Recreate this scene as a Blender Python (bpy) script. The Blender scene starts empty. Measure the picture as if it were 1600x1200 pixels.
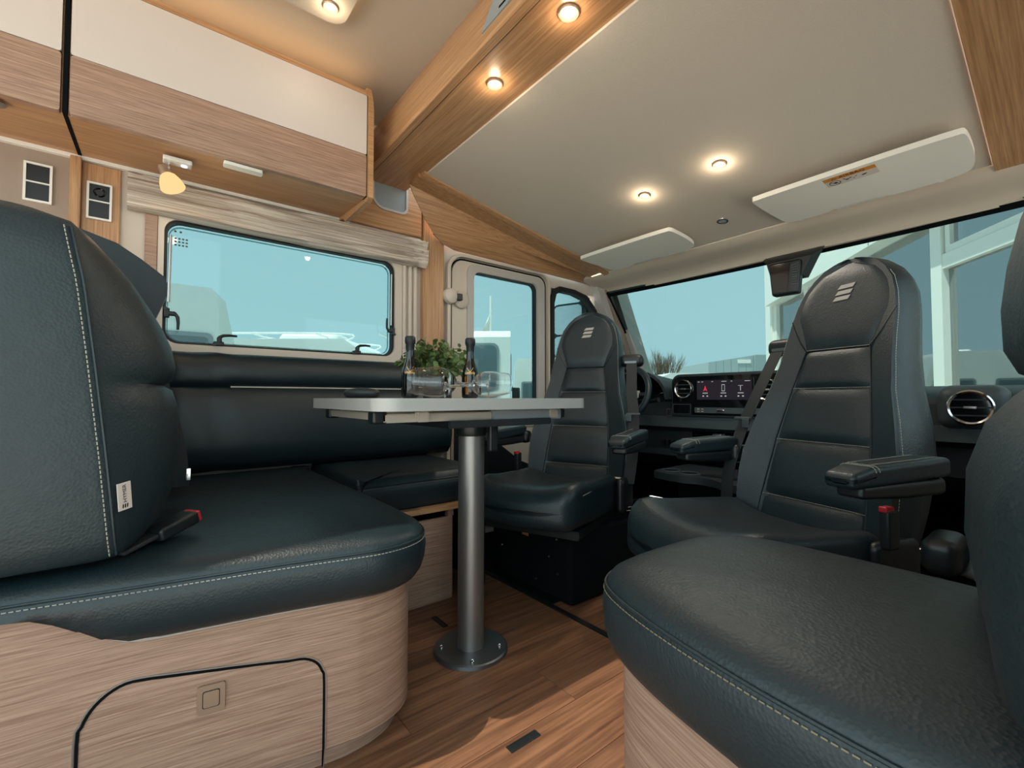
import bpy, bmesh, math, random
from mathutils import Vector, Matrix
random.seed(7)
R = math.radians
scene = bpy.context.scene
COL = scene.collection

# ---------------------------------------------------------------- camera
cam = bpy.data.cameras.new('camera'); cam_o = bpy.data.objects.new('camera', cam); COL.objects.link(cam_o)
cam.sensor_width = 36; cam.lens = 36 * 706 / 1600; cam.clip_start = .02; cam.clip_end = 500
cam_o.location = (0, 0, .72); cam_o.rotation_euler = (R(91.8), 0, R(51.6))
scene.camera = cam_o

# ---------------------------------------------------------------- sky, sun, exposure
world = bpy.data.worlds.new('world'); scene.world = world; world.use_nodes = True
wn = world.node_tree; wn.nodes.clear()
wo = wn.nodes.new('ShaderNodeOutputWorld'); wb = wn.nodes.new('ShaderNodeBackground')
tc = wn.nodes.new('ShaderNodeTexCoord'); sep = wn.nodes.new('ShaderNodeSeparateXYZ'); rp = wn.nodes.new('ShaderNodeValToRGB')
rp.color_ramp.elements[0].position = 0.0; rp.color_ramp.elements[0].color = (1.14, 1.44, 1.50, 1)
rp.color_ramp.elements[1].position = 0.55; rp.color_ramp.elements[1].color = (.98, 1.28, 1.36, 1)
wn.links.new(tc.outputs['Generated'], sep.inputs[0]); wn.links.new(sep.outputs['Z'], rp.inputs[0])
wn.links.new(rp.outputs[0], wb.inputs['Color']); wb.inputs['Strength'].default_value = 0.98
wn.links.new(wb.outputs[0], wo.inputs['Surface'])
sun = bpy.data.lights.new('sun', 'SUN'); sun.energy = 10.5; sun.angle = R(.6); sun.color = (1, .93, .82)
sun_o = bpy.data.objects.new('sun', sun); COL.objects.link(sun_o)
sun_o.rotation_euler = Vector((.096, .35, -1)).to_track_quat('-Z', 'Y').to_euler()
scene.view_settings.view_transform = 'Standard'; scene.view_settings.look = 'None'
scene.view_settings.gamma = 1; scene.view_settings.use_curve_mapping = False
scene.view_settings.exposure = 0.66

# ---------------------------------------------------------------- materials
def srgb(r, g, b):
    f = lambda c: (c/255)/12.92 if c/255 <= .04045 else ((c/255+.055)/1.055)**2.4
    return (f(r), f(g), f(b), 1)
MATS = {}
def newmat(name):
    m = bpy.data.materials.new(name); m.use_nodes = True; MATS[name] = m
    nt = m.node_tree; return m, nt, nt.nodes['Principled BSDF']
def plain(name, col, rough=.5, metal=0, spec=.5, bump=0, bscale=200, coat=0, emit=None, estr=0, var=0, sheen=0):
    m, nt, p = newmat(name)
    p.inputs['Base Color'].default_value = col; p.inputs['Roughness'].default_value = rough
    p.inputs['Metallic'].default_value = metal; p.inputs['Specular IOR Level'].default_value = spec
    p.inputs['Coat Weight'].default_value = coat
    if sheen: p.inputs['Sheen Weight'].default_value = sheen
    if emit: p.inputs['Emission Color'].default_value = emit; p.inputs['Emission Strength'].default_value = estr
    if bump or var:
        t = nt.nodes.new('ShaderNodeTexCoord'); n = nt.nodes.new('ShaderNodeTexNoise')
        n.inputs['Scale'].default_value = bscale; n.inputs['Detail'].default_value = 3
        nt.links.new(t.outputs['Object'], n.inputs['Vector'])
        if bump:
            b = nt.nodes.new('ShaderNodeBump'); b.inputs['Strength'].default_value = bump; b.inputs['Distance'].default_value = .001
            nt.links.new(n.outputs['Fac'], b.inputs['Height']); nt.links.new(b.outputs[0], p.inputs['Normal'])
        if var:
            mx = nt.nodes.new('ShaderNodeMixRGB'); mx.blend_type = 'MULTIPLY'; mx.inputs['Fac'].default_value = 1
            mx.inputs['Color1'].default_value = col
            r = nt.nodes.new('ShaderNodeValToRGB'); r.color_ramp.elements[0].color = (1-var,)*3+(1,); r.color_ramp.elements[0].position = .35
            r.color_ramp.elements[1].position = .65
            nt.links.new(n.outputs['Fac'], r.inputs[0]); nt.links.new(r.outputs[0], mx.inputs['Color2']); nt.links.new(mx.outputs[0], p.inputs['Base Color'])
    return m
def leather(name, col, rough=.42, bump=.25, scale=260):
    m, nt, p = newmat(name)
    p.inputs['Base Color'].default_value = col; p.inputs['Roughness'].default_value = rough
    p.inputs['Specular IOR Level'].default_value = .5
    t = nt.nodes.new('ShaderNodeTexCoord')
    v = nt.nodes.new('ShaderNodeTexVoronoi'); v.inputs['Scale'].default_value = scale
    n2 = nt.nodes.new('ShaderNodeTexNoise'); n2.inputs['Scale'].default_value = 60; n2.inputs['Detail'].default_value = 4
    n3 = nt.nodes.new('ShaderNodeTexNoise'); n3.inputs['Scale'].default_value = 9; n3.inputs['Detail'].default_value = 2
    nt.links.new(t.outputs['Object'], v.inputs['Vector']); nt.links.new(t.outputs['Object'], n2.inputs['Vector']); nt.links.new(t.outputs['Object'], n3.inputs['Vector'])
    a = nt.nodes.new('ShaderNodeMath'); a.operation = 'MULTIPLY_ADD'; a.inputs[1].default_value = .8
    nt.links.new(n2.outputs['Fac'], a.inputs[0]); nt.links.new(v.outputs['Distance'], a.inputs[2])
    b = nt.nodes.new('ShaderNodeBump'); b.inputs['Strength'].default_value = bump; b.inputs['Distance'].default_value = .0012
    nt.links.new(a.outputs[0], b.inputs['Height'])
    b2 = nt.nodes.new('ShaderNodeBump'); b2.inputs['Strength'].default_value = .08; b2.inputs['Distance'].default_value = .012
    nt.links.new(n3.outputs['Fac'], b2.inputs['Height']); nt.links.new(b.outputs[0], b2.inputs['Normal'])
    nt.links.new(b2.outputs[0], p.inputs['Normal'])
    rr = nt.nodes.new('ShaderNodeMapRange'); rr.inputs['To Min'].default_value = rough-.07; rr.inputs['To Max'].default_value = rough+.1
    nt.links.new(n2.outputs['Fac'], rr.inputs['Value']); nt.links.new(rr.outputs[0], p.inputs['Roughness'])
    return m
def wood(name, c_dark, c_light, grain='y', fine=1.0, rough=.45, perobj=0, rings=.5, bump=.12, along=1.4):
    m, nt, p = newmat(name)
    t = nt.nodes.new('ShaderNodeTexCoord'); mp = nt.nodes.new('ShaderNodeMapping')
    f_ = 30*fine; s = {'x': (along, f_, f_), 'y': (f_, along, f_), 'z': (f_, f_, along), 'h': (along, along, f_), 'yz': (f_, along, along)}[grain]
    mp.inputs['Scale'].default_value = s
    src = t.outputs['Object']
    if perobj:
        oi = nt.nodes.new('ShaderNodeObjectInfo'); vm = nt.nodes.new('ShaderNodeVectorMath'); vm.operation = 'MULTIPLY_ADD'
        cb = nt.nodes.new('ShaderNodeCombineXYZ')
        for i in range(3): nt.links.new(oi.outputs['Random'], cb.inputs[i])
        vm.inputs[1].default_value = (37, 53, 11); nt.links.new(cb.outputs[0], vm.inputs[0]); nt.links.new(t.outputs['Object'], vm.inputs[2])
        src = vm.outputs[0]
    nt.links.new(src, mp.inputs['Vector'])
    n1 = nt.nodes.new('ShaderNodeTexNoise'); n1.inputs['Scale'].default_value = 3.2; n1.inputs['Detail'].default_value = 7; n1.inputs['Roughness'].default_value = .62
    nt.links.new(mp.outputs[0], n1.inputs['Vector'])
    mp2 = nt.nodes.new('ShaderNodeMapping'); mp2.inputs['Scale'].default_value = [q*.16 for q in s]
    nt.links.new(src, mp2.inputs['Vector'])
    n2 = nt.nodes.new('ShaderNodeTexNoise'); n2.inputs['Scale'].default_value = 1.6; n2.inputs['Detail'].default_value = 2; n2.inputs['Distortion'].default_value = .4
    nt.links.new(mp2.outputs[0], n2.inputs['Vector'])
    # contour bands of the slow field give cathedral figure
    mu = nt.nodes.new('ShaderNodeMath'); mu.operation = 'MULTIPLY'; mu.inputs[1].default_value = 16; nt.links.new(n2.outputs['Fac'], mu.inputs[0])
    fr = nt.nodes.new('ShaderNodeMath'); fr.operation = 'PINGPONG'; fr.inputs[1].default_value = 1.0; nt.links.new(mu.outputs[0], fr.inputs[0])
    ad = nt.nodes.new('ShaderNodeMath'); ad.operation = 'MULTIPLY_ADD'; ad.inputs[1].default_value = rings*.5
    nt.links.new(fr.outputs[0], ad.inputs[0]); nt.links.new(n1.outputs['Fac'], ad.inputs[2])
    r = nt.nodes.new('ShaderNodeValToRGB'); r.color_ramp.elements[0].position = .38; r.color_ramp.elements[0].color = c_dark
    r.color_ramp.elements[1].position = .38+.36+rings*.3; r.color_ramp.elements[1].color = c_light
    nt.links.new(ad.outputs[0], r.inputs[0])
    out = r.outputs[0]
    if perobj:
        hs = nt.nodes.new('ShaderNodeHueSaturation'); mr = nt.nodes.new('ShaderNodeMapRange')
        mr.inputs['To Min'].default_value = 1-perobj; mr.inputs['To Max'].default_value = 1+perobj
        nt.links.new(oi.outputs['Random'], mr.inputs['Value']); nt.links.new(mr.outputs[0], hs.inputs['Value']); nt.links.new(out, hs.inputs['Color'])
        out = hs.outputs[0]
    nt.links.new(out, p.inputs['Base Color']); p.inputs['Roughness'].default_value = rough
    b = nt.nodes.new('ShaderNodeBump'); b.inputs['Strength'].default_value = bump; b.inputs['Distance'].default_value = .001
    nt.links.new(n1.outputs['Fac'], b.inputs['Height']); nt.links.new(b.outputs[0], p.inputs['Normal'])
    return m
def pane_mat(name, tint=(1, 1, 1, 1), mirror=0):
    m = bpy.data.materials.new(name); m.use_nodes = True; nt = m.node_tree; nt.nodes.clear(); MATS[name] = m
    o = nt.nodes.new('ShaderNodeOutputMaterial'); tr = nt.nodes.new('ShaderNodeBsdfTransparent'); tr.inputs[0].default_value = tint
    gl = nt.nodes.new('ShaderNodeBsdfGlossy'); gl.inputs['Roughness'].default_value = .02
    fz = nt.nodes.new('ShaderNodeFresnel'); fz.inputs['IOR'].default_value = 1.33
    mx = nt.nodes.new('ShaderNodeMixShader')
    mxx = nt.nodes.new('ShaderNodeMath'); mxx.operation = 'MAXIMUM'; mxx.inputs[1].default_value = mirror; nt.links.new(fz.outputs[0], mxx.inputs[0])
    nt.links.new(mxx.outputs[0], mx.inputs[0]); nt.links.new(tr.outputs[0], mx.inputs[1]); nt.links.new(gl.outputs[0], mx.inputs[2])
    nt.links.new(mx.outputs[0], o.inputs['Surface'])
    return m
def glassy(name, col=(1, 1, 1, 1), rough=0, ior=1.45):
    m, nt, p = newmat(name)
    p.inputs['Base Color'].default_value = col; p.inputs['Transmission Weight'].default_value = 1
    p.inputs['Roughness'].default_value = rough; p.inputs['IOR'].default_value = ior
    return m
M = MATS
leather('leather', (.0090, .0195, .0245, 1), .40, .3, 260)
leather('leather_coarse', (.0105, .0210, .0255, 1), .47, .34, 240)
plain('leather_dark', (.006, .011, .013, 1), .5, bump=.2, bscale=300)
plain('stitch', srgb(150, 150, 140), .7)
plain('stitch_gold', srgb(120, 112, 90), .7)
wood('oak_pale', srgb(134, 102, 84), srgb(184, 151, 131), 'h', 4.5, .5, rings=.18, bump=.25, along=3)
wood('oak_pale_x', srgb(134, 102, 84), srgb(184, 151, 131), 'h', 4.5, .5, rings=.18, bump=.25, along=3)
wood('oak_warm', srgb(160, 116, 78), srgb(204, 160, 118), 'y', 1.8, .42, rings=.12)
wood('oak_warm_x', srgb(160, 116, 78), srgb(204, 160, 118), 'x', 1.8, .33, rings=.12)
wood('oak_warm_z', srgb(160, 116, 78), srgb(204, 160, 118), 'z', 1.8, .42, rings=.12)
wood('plank', srgb(92, 60, 42), srgb(150, 106, 78), 'y', 1.3, .42, perobj=.12, rings=.5, along=1.6)
plain('ceiling_fabric', srgb(204, 192, 178), .85, bump=.5, bscale=350, var=.05)
plain('ceiling_main', srgb(186, 174, 158), .8, bump=.3, bscale=300)
plain('header_fabric', srgb(214, 198, 180), .85, bump=.3, bscale=400)
plain('white_gloss', srgb(206, 194, 187), .5)
plain('beige_plastic', srgb(205, 192, 178), .5, bump=.1, bscale=300)
plain('grey_plastic', srgb(186, 180, 174), .5)
plain('taupe_wall', srgb(150, 132, 118), .8, bump=.3, bscale=300)
plain('wall_light', srgb(196, 182, 170), .7, bump=.1, bscale=250)
plain('white_plastic', srgb(226, 222, 214), .4)
plain('visor_white', srgb(242, 236, 226), .55)
plain('black_plastic', (.008, .011, .013, 1), .4)
plain('black_matte', (.004, .005, .006, 1), .9, spec=.1)
plain('black_gloss', (.004, .005, .006, 1), .08, coat=.6)
plain('dash_dark', (.014, .022, .026, 1), .55, bump=.2, bscale=500)
plain('dash_grey', (.045, .062, .068, 1), .5, bump=.15, bscale=500)
plain('chrome', (.75, .75, .75, 1), .15, 1)
plain('satin_metal', (.42, .41, .40, 1), .32, 1)
wood('oak_warm_yz', srgb(160, 116, 78), srgb(204, 160, 118), 'yz', 1.8, .42, rings=.12)
plain('aluminium', (.30, .288, .276, 1), .42, .85)
plain('plate_metal', (.20, .215, .225, 1), .38, .9)
plain('bronze', srgb(176, 150, 130), .35, .7)
plain('table_top', srgb(166, 166, 163), .5, bump=.05, bscale=600, var=.06)
plain('rail_beige', srgb(180, 172, 160), .45)
plain('red_plastic', srgb(190, 40, 45), .4)
plain('amber_label', srgb(170, 120, 60), .6)
plain('orange_print', srgb(214, 140, 50), .6)
plain('ink', (.01, .01, .01, 1), .7)
plain('silver_print', srgb(160, 158, 152), .5)
plain('gold_print', srgb(215, 165, 90), .35, .6)
plain('belt', (.012, .016, .018, 1), .7, bump=.5, bscale=900)
plain('label_white', srgb(214, 202, 194), .7)
plain('rubber', (.007, .009, .010, 1), .55)
pane_mat('pane', (.43, .534, .539, 1)); pane_mat('windscreen', (.195, .285, .29, 1)); pane_mat('hatch_clear', (.95, .96, .96, 1)); pane_mat('hatch_tint', (.48, .48, .47, 1))
pane_mat('facade_glass', (.80, .94, .94, 1), .5)
glassy('clear_glass', (1, 1, 1, 1), 0, 1.42)
plain('bottle_dark', (.006, .008, .008, 1), .06, coat=.5)
glassy('bottle_amber', (.55, .28, .05, 1), .05, 1.4)
plain('leaf', srgb(104, 130, 72), .5, var=.45, bscale=40)
plain('pot_dark', (.02, .025, .025, 1), .6)
plain('van_white', srgb(240, 238, 234), .35)
plain('van_grey', srgb(140, 148, 152), .4)
plain('van_glass', (.10, .15, .17, 1), .08, coat=.5)
plain('ground_grey', srgb(176, 174, 168), .9, bump=.4, bscale=30, var=.15)
plain('building_white', srgb(244, 236, 228), .6)
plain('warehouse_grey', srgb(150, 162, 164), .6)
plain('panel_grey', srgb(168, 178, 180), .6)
plain('twig', srgb(120, 96, 72), .9)
def emitter(name, col, s):
    m = bpy.data.materials.new(name); m.use_nodes = True; nt = m.node_tree; nt.nodes.clear(); MATS[name] = m
    o = nt.nodes.new('ShaderNodeOutputMaterial'); e = nt.nodes.new('ShaderNodeEmission')
    e.inputs[0].default_value = col; e.inputs[1].default_value = s; nt.links.new(e.outputs[0], o.inputs['Surface']); return m
emitter('spot_glow', (1, .78, .48, 1), 2.2)
emitter('led_strip', (1, .62, .30, 1), 4)
emitter('screen_bg', (.06, .052, .066, 1), .22)
emitter('screen_white', (.8, .8, .8, 1), .3)
emitter('screen_red', (.8, .05, .10, 1), .5)
emitter('shade_glow', (1, .66, .30, 1), .7)
emitter('blue_led', (.5, .6, 1, 1), 1.5)
# ---------------------------------------------------------------- object helpers
def link(o): COL.objects.link(o); return o
def thing(name, label, cat, loc=(0, 0, 0), rotz=0, group=None):
    o = link(bpy.data.objects.new(name, None)); o.empty_display_size = .05
    o.location = loc; o.rotation_euler = (0, 0, rotz); o['label'] = label; o['category'] = cat
    if group: o['group'] = group
    return o
def root_of(o):
    while o.parent: o = o.parent
    return o
def finish(name, bm, mat, parent=None, base=None, local=False, smooth=35, label=None, kind=None):
    """links bm as one mesh; vertices are world coordinates unless local; the object's origin is its root's base"""
    bmesh.ops.remove_doubles(bm, verts=bm.verts, dist=1e-6)
    bmesh.ops.recalc_face_normals(bm, faces=bm.faces)
    me = bpy.data.meshes.new(name)
    if parent is not None and not local: base = root_of(parent).location
    if base is not None and not local: bmesh.ops.translate(bm, verts=bm.verts, vec=-Vector(base))
    bm.to_mesh(me); bm.free()
    if smooth:
        me.shade_smooth()
        try: me.set_sharp_from_angle(angle=R(smooth))
        except Exception: pass
    me.materials.append(M[mat] if isinstance(mat, str) else mat)
    o = link(bpy.data.objects.new(name, me))
    if parent is not None: o.parent = parent
    elif base is not None: o.location = base
    if label: o['label'] = label
    if kind: o['kind'] = kind
    return o
def solo(name, bm, mat, label, cat, base=(0, 0, 0), group=None, smooth=35):
    o = finish(name, bm, mat, None, base, smooth=smooth); o['label'] = label; o['category'] = cat
    if group: o['group'] = group
    return o
def struct(name, bm, mat, smooth=35, label=None):
    o = finish(name, bm, mat, None, (0, 0, 0), smooth=smooth); o['kind'] = 'structure'
    if label: o['label'] = label
    return o
def copy_tree(o, parent=None):
    c = o.copy(); link(c); c.parent = parent
    for ch in list(o.children): copy_tree(ch, c)
    return c

# ---------------------------------------------------------------- shape helpers
def B(): return bmesh.new()
def box(bm, a, b, bev=0, seg=2):
    x0, y0, z0 = [min(p, q) for p, q in zip(a, b)]; x1, y1, z1 = [max(p, q) for p, q in zip(a, b)]
    t = bmesh.new()
    bmesh.ops.create_cube(t, size=1)
    bmesh.ops.transform(t, matrix=Matrix.Translation(((x0+x1)/2, (y0+y1)/2, (z0+z1)/2)) @ Matrix.Diagonal((x1-x0, y1-y0, z1-z0, 1)), verts=t.verts)
    if bev: bmesh.ops.bevel(t, geom=t.edges[:], offset=min(bev, .49*min(x1-x0, y1-y0, z1-z0)), segments=seg, affect='EDGES')
    merge(bm, t); return bm
def merge(bm, t, mat=None):
    if mat is not None: bmesh.ops.transform(t, matrix=mat, verts=t.verts)
    me = bpy.data.meshes.new('tmp'); t.to_mesh(me); t.free(); bm.from_mesh(me); bpy.data.meshes.remove(me)
    return bm
def bevel(bm, w, seg=2, ang=30):
    es = [e for e in bm.edges if len(e.link_faces) == 2 and e.calc_face_angle(0) > R(ang)]
    bmesh.ops.bevel(bm, geom=es, offset=w, segments=seg, affect='EDGES', clamp_overlap=True); return bm
def rrect(u0, v0, u1, v1, r, n=6):
    rs = r if isinstance(r, (tuple, list)) else (r,)*4     # corners: (u1,v1) (u0,v1) (u0,v0) (u1,v0)
    pts = []
    for (cu, cv, a0), q in zip(((u1, v1, 0), (u0, v1, 90), (u0, v0, 180), (u1, v0, 270)), rs):
        su, sv = (1 if a0 in (0, 270) else -1), (1 if a0 in (0, 90) else -1)
        for k in range(n+1):
            a = R(a0+90*k/n); pts.append((cu-su*q+q*math.cos(a), cv-sv*q+q*math.sin(a)))
    return pts
def circ(u, v, r, n=24, rv=None): return [(u+r*math.cos(2*math.pi*k/n), v+(rv or r)*math.sin(2*math.pi*k/n)) for k in range(n)]
PX = lambda x0: (lambda u, v, w: Vector((x0+w, u, v)))        # plane facing +x: u=y v=z
PNX = lambda x0: (lambda u, v, w: Vector((x0-w, u, v)))
PY = lambda y0: (lambda u, v, w: Vector((u, y0-w, v)))        # plane facing -y: u=x v=z
PZ = lambda z0: (lambda u, v, w: Vector((u, v, z0+w)))        # facing up: u=x v=y
def prism(bm, pts, P, w0, w1):
    a = [bm.verts.new(P(u, v, w0)) for u, v in pts]; b = [bm.verts.new(P(u, v, w1)) for u, v in pts]
    n = len(pts); bm.faces.new(a[::-1]); bm.faces.new(b)
    for i in range(n): bm.faces.new((a[i], a[(i+1) % n], b[(i+1) % n], b[i]))
    return bm
def ring(bm, outer, inner, P, w0, w1):
    n = len(outer)
    L = [[bm.verts.new(P(u, v, w)) for u, v in o] for o, w in ((outer, w0), (outer, w1), (inner, w1), (inner, w0))]
    for k in range(4):
        A, Bq = L[k], L[(k+1) % 4]
        for i in range(n): bm.faces.new((A[i], A[(i+1) % n], Bq[(i+1) % n], Bq[i]))
    return bm
def plate_hole(bm, u0, v0, u1, v1, holes, P, w0, w1):
    """rectangular plate with rectangular holes, as cells welded into one sheet"""
    us = sorted({u0, u1, *[h[0] for h in holes], *[h[2] for h in holes]}); vs = sorted({v0, v1, *[h[1] for h in holes], *[h[3] for h in holes]})
    inside = lambda u, v: u0 < u < u1 and v0 < v < v1 and not any(h[0] < u < h[2] and h[1] < v < h[3] for h in holes)
    V = {}
    def vv(u, v, w):
        k = (round(u, 5), round(v, 5), w)
        if k not in V: V[k] = bm.verts.new(P(u, v, w))
        return V[k]
    for i in range(len(us)-1):
        for j in range(len(vs)-1):
            a, b, c, d = us[i], us[i+1], vs[j], vs[j+1]
            if not inside((a+b)/2, (c+d)/2): continue
            for w in (w0, w1): bm.faces.new((vv(a, c, w), vv(b, c, w), vv(b, d, w), vv(a, d, w)))
            for (p, q, nu, nv) in (((a, c), (b, c), (a+b)/2, c-1e-4), ((b, c), (b, d), b+1e-4, (c+d)/2), ((b, d), (a, d), (a+b)/2, d+1e-4), ((a, d), (a, c), a-1e-4, (c+d)/2)):
                if not inside(nu, nv): bm.faces.new((vv(*p, w0), vv(*q, w0), vv(*q, w1), vv(*p, w1)))
    return bm
def tube(bm, path, r, n=8, closed=False, caps=True, flat=1.0):
    path = [Vector(p) for p in path]; m = len(path); rings = []
    rs = r if isinstance(r, (list, tuple)) else [r]*m
    prev = None
    for i, p in enumerate(path):
        a = path[(i-1) % m] if (closed or i > 0) else p; b = path[(i+1) % m] if (closed or i < m-1) else p
        t = (b-a).normalized()
        if prev is None:
            up = Vector((0, 0, 1)) if abs(t.z) < .9 else Vector((1, 0, 0)); x = t.cross(up).normalized()
        else:
            x = (prev-t*prev.dot(t)).normalized()
        prev = x; y = t.cross(x)
        rings.append([bm.verts.new(p+(x*math.cos(2*math.pi*k/n)+y*math.sin(2*math.pi*k/n)*flat)*rs[i]) for k in range(n)])
    for i in range(m if closed else m-1):
        A, C = rings[i], rings[(i+1) % m]
        for k in range(n): bm.faces.new((A[k], A[(k+1) % n], C[(k+1) % n], C[k]))
    if caps and not closed: bm.faces.new(rings[0][::-1]); bm.faces.new(rings[-1])
    return bm
def loft(bm, rings, cap0=True, cap1=True, closed=True):
    L = [[bm.verts.new(p) for p in r] for r in rings]; n = len(L[0])
    for A, C in zip(L, L[1:]):
        for k in range(n if closed else n-1): bm.faces.new((A[k], A[(k+1) % n], C[(k+1) % n], C[k]))
    if cap0: bm.faces.new(L[0][::-1])
    if cap1: bm.faces.new(L[-1])
    return bm
def lathe(bm, prof, c=(0, 0, 0), n=32, mat=None):
    t = bmesh.new()
    rows = []
    for r, z in prof:
        rows.append([t.verts.new((0, 0, z))] if r < 1e-6 else [t.verts.new((r*math.cos(2*math.pi*k/n), r*math.sin(2*math.pi*k/n), z)) for k in range(n)])
    for A, C in zip(rows, rows[1:]):
        for k in range(n):
            a = A[k % len(A)], A[(k+1) % len(A)]; b = C[k % len(C)], C[(k+1) % len(C)]
            vs = [a[0]]
            for q in (a[1], b[1], b[0]):
                if q not in vs: vs.append(q)
            if len(vs) >= 3:
                try: t.faces.new(vs)
                except ValueError: pass
    return merge(bm, t, (Matrix.Translation(c) if mat is None else mat))
def axis_mat(loc, d, roll=None):
    """matrix taking +z to direction d"""
    return Matrix.Translation(loc) @ Vector(d).to_track_quat('Z', 'Y').to_matrix().to_4x4()
def softbox(bm, c, s, r, deform=None, n=6, mat=None):
    """box of full size s with round edges r, fine grid, then deform(p)->p in local coordinates"""
    h = [q/2 for q in s]; ax = []
    for i in range(3):
        rr = min(r, h[i]*.98); inn = h[i]-rr
        e = [h[i]-rr*(1-math.sin(a)) for a in (R(0), R(22), R(45), R(68), R(90))]
        e = [inn+rr*t for t in (0, .25, .5, .75, 1)]
        k = max(2, n); mid = [-inn+2*inn*j/k for j in range(1, k)] if inn > 1e-5 else []
        ax.append([-q for q in e[::-1]]+mid+e)
    t = bmesh.new()
    def face(i, j, k, sgn):
        g = [[None]*len(ax[j]) for _ in ax[i]]
        for a, ua in enumerate(ax[i]):
            for b, ub in enumerate(ax[j]):
                p = [0, 0, 0]; p[i], p[j], p[k] = ua, ub, sgn*h[k]
                q = [max(-(h[m]-min(r, h[m]*.98)), min(h[m]-min(r, h[m]*.98), p[m])) for m in range(3)]
                d = Vector([p[m]-q[m] for m in range(3)])
                if d.length > 1e-9:
                    d = d.normalized()
                    p = [q[m]+d[m]*min(r, h[m]*.98) for m in range(3)]
                g[a][b] = t.verts.new(p)
        for a in range(len(ax[i])-1):
            for b in range(len(ax[j])-1): t.faces.new((g[a][b], g[a+1][b], g[a+1][b+1], g[a][b+1]))
    for (i, j, k) in ((0, 1, 2), (1, 2, 0), (2, 0, 1)):
        face(i, j, k, 1); face(i, j, k, -1)
    bmesh.ops.remove_doubles(t, verts=t.verts, dist=1e-5)
    if deform:
        for v in t.verts: v.co = Vector(deform(v.co.copy()))
    return merge(bm, t, (Matrix.Translation(c) if mat is None else mat))
def offset(pts, d):
    """inward offset of a ccw outline"""
    n = len(pts); out = []
    for i in range(n):
        p, a, b = Vector(pts[i]), Vector(pts[i-1]), Vector(pts[(i+1) % n])
        t = (b-a).normalized(); nrm = Vector((-t.y, t.x)); out.append(tuple(p+nrm*d))
    return out
def ccw(pts):
    s = sum(pts[i-1][0]*pts[i][1]-pts[i][0]*pts[i-1][1] for i in range(len(pts)))
    return pts if s > 0 else pts[::-1]
def smoothloop(pts, it=2, keep=()):
    for _ in range(it):
        q = []
        for i in range(len(pts)):
            a, b = Vector(pts[i]), Vector(pts[(i+1) % len(pts)])
            q += [tuple(a*.75+b*.25), tuple(a*.25+b*.75)]
        pts = q
    return pts
def slab(bm, outline, prof, P, crown=0, cap_rings=4, cap_bottom=True):
    """outline lofted through prof [(inset, w)], last ring closed by a crowned cap"""
    o = ccw(outline); rings = [[P(u, v, w) for u, v in offset(o, d)] for d, w in prof]
    last, w1 = offset(o, prof[-1][0]), prof[-1][1]
    cu = sum(p[0] for p in last)/len(last); cv = sum(p[1] for p in last)/len(last)
    for k in range(1, cap_rings):
        f = 1-k/cap_rings
        rings.append([P(cu+(u-cu)*f, cv+(v-cv)*f, w1+crown*(1-f*f)) for u, v in last])
    L = [[bm.verts.new(p) for p in r] for r in rings]; n = len(o)
    for A, C in zip(L, L[1:]):
        for k in range(n): bm.faces.new((A[k], A[(k+1) % n], C[(k+1) % n], C[k]))
    ctr = bm.verts.new(P(cu, cv, w1+crown))
    for k in range(n): bm.faces.new((L[-1][k], L[-1][(k+1) % n], ctr))
    if cap_bottom: bm.faces.new(L[0][::-1])
    return bm
def patch(bm, f, nu=10, nv=10):
    g = [[bm.verts.new(f(i/nu, j/nv)) for j in range(nv+1)] for i in range(nu+1)]
    for i in range(nu):
        for j in range(nv): bm.faces.new((g[i][j], g[i+1][j], g[i+1][j+1], g[i][j+1]))
    return bm
def resample(path, step):
    path = [Vector(p) for p in path]; out = []; acc = 0
    for a, b in zip(path, path[1:]):
        l = (b-a).length
        if l < 1e-9: continue
        t = (-acc) % step if out else 0
        t = (step-acc) if out else 0
        while t <= l:
            out.append((a+(b-a)*(t/l), (b-a).normalized())); t += step
        acc = l-(t-step)
    return out
def stitches(bm, path, step=.007, ln=.0048, r=.0009):
    for p, d in resample(path, step): tube(bm, [p, p+d*ln], r, 5)
    return bm
def spline(pts, n=8):
    pts = [Vector(p) for p in pts]; out = []
    for i in range(len(pts)-1):
        p0, p1, p2, p3 = pts[max(i-1, 0)], pts[i], pts[i+1], pts[min(i+2, len(pts)-1)]
        for k in range(n):
            t = k/n
            out.append(.5*((2*p1)+(p2-p0)*t+(2*p0-5*p1+4*p2-p3)*t*t+(-p0+3*p1-3*p2+p3)*t**3))
    return out+[pts[-1]]
def lerp_table(tab, x):
    if x <= tab[0][0]: return tab[0][1]
    for (a, u), (b, v) in zip(tab, tab[1:]):
        if x <= b:
            t = (x-a)/(b-a); t = t*t*(3-2*t) if False else t
            return u+(v-u)*t
    return tab[-1][1]
def text_bm(s, size, shear=0):
    c = bpy.data.curves.new('t', 'FONT'); c.body = s; c.size = size; c.align_x = 'CENTER'; c.align_y = 'CENTER'; c.extrude = size*.01; c.shear = shear
    c.resolution_u = 2
    o = link(bpy.data.objects.new('t', c)); dg = bpy.context.evaluated_depsgraph_get()
    me = bpy.data.meshes.new_from_object(o.evaluated_get(dg)); bm = bmesh.new(); bm.from_mesh(me)
    bpy.data.objects.remove(o); bpy.data.curves.remove(c); bpy.data.meshes.remove(me); return bm
def frame_mat(o, u, v):
    """matrix with x->u, y->v, z->u x v at o"""
    u = Vector(u).normalized(); w = u.cross(Vector(v)).normalized(); v = w.cross(u)
    m = Matrix((u, v, w)).transposed().to_4x4(); m.translation = o; return m
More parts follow.
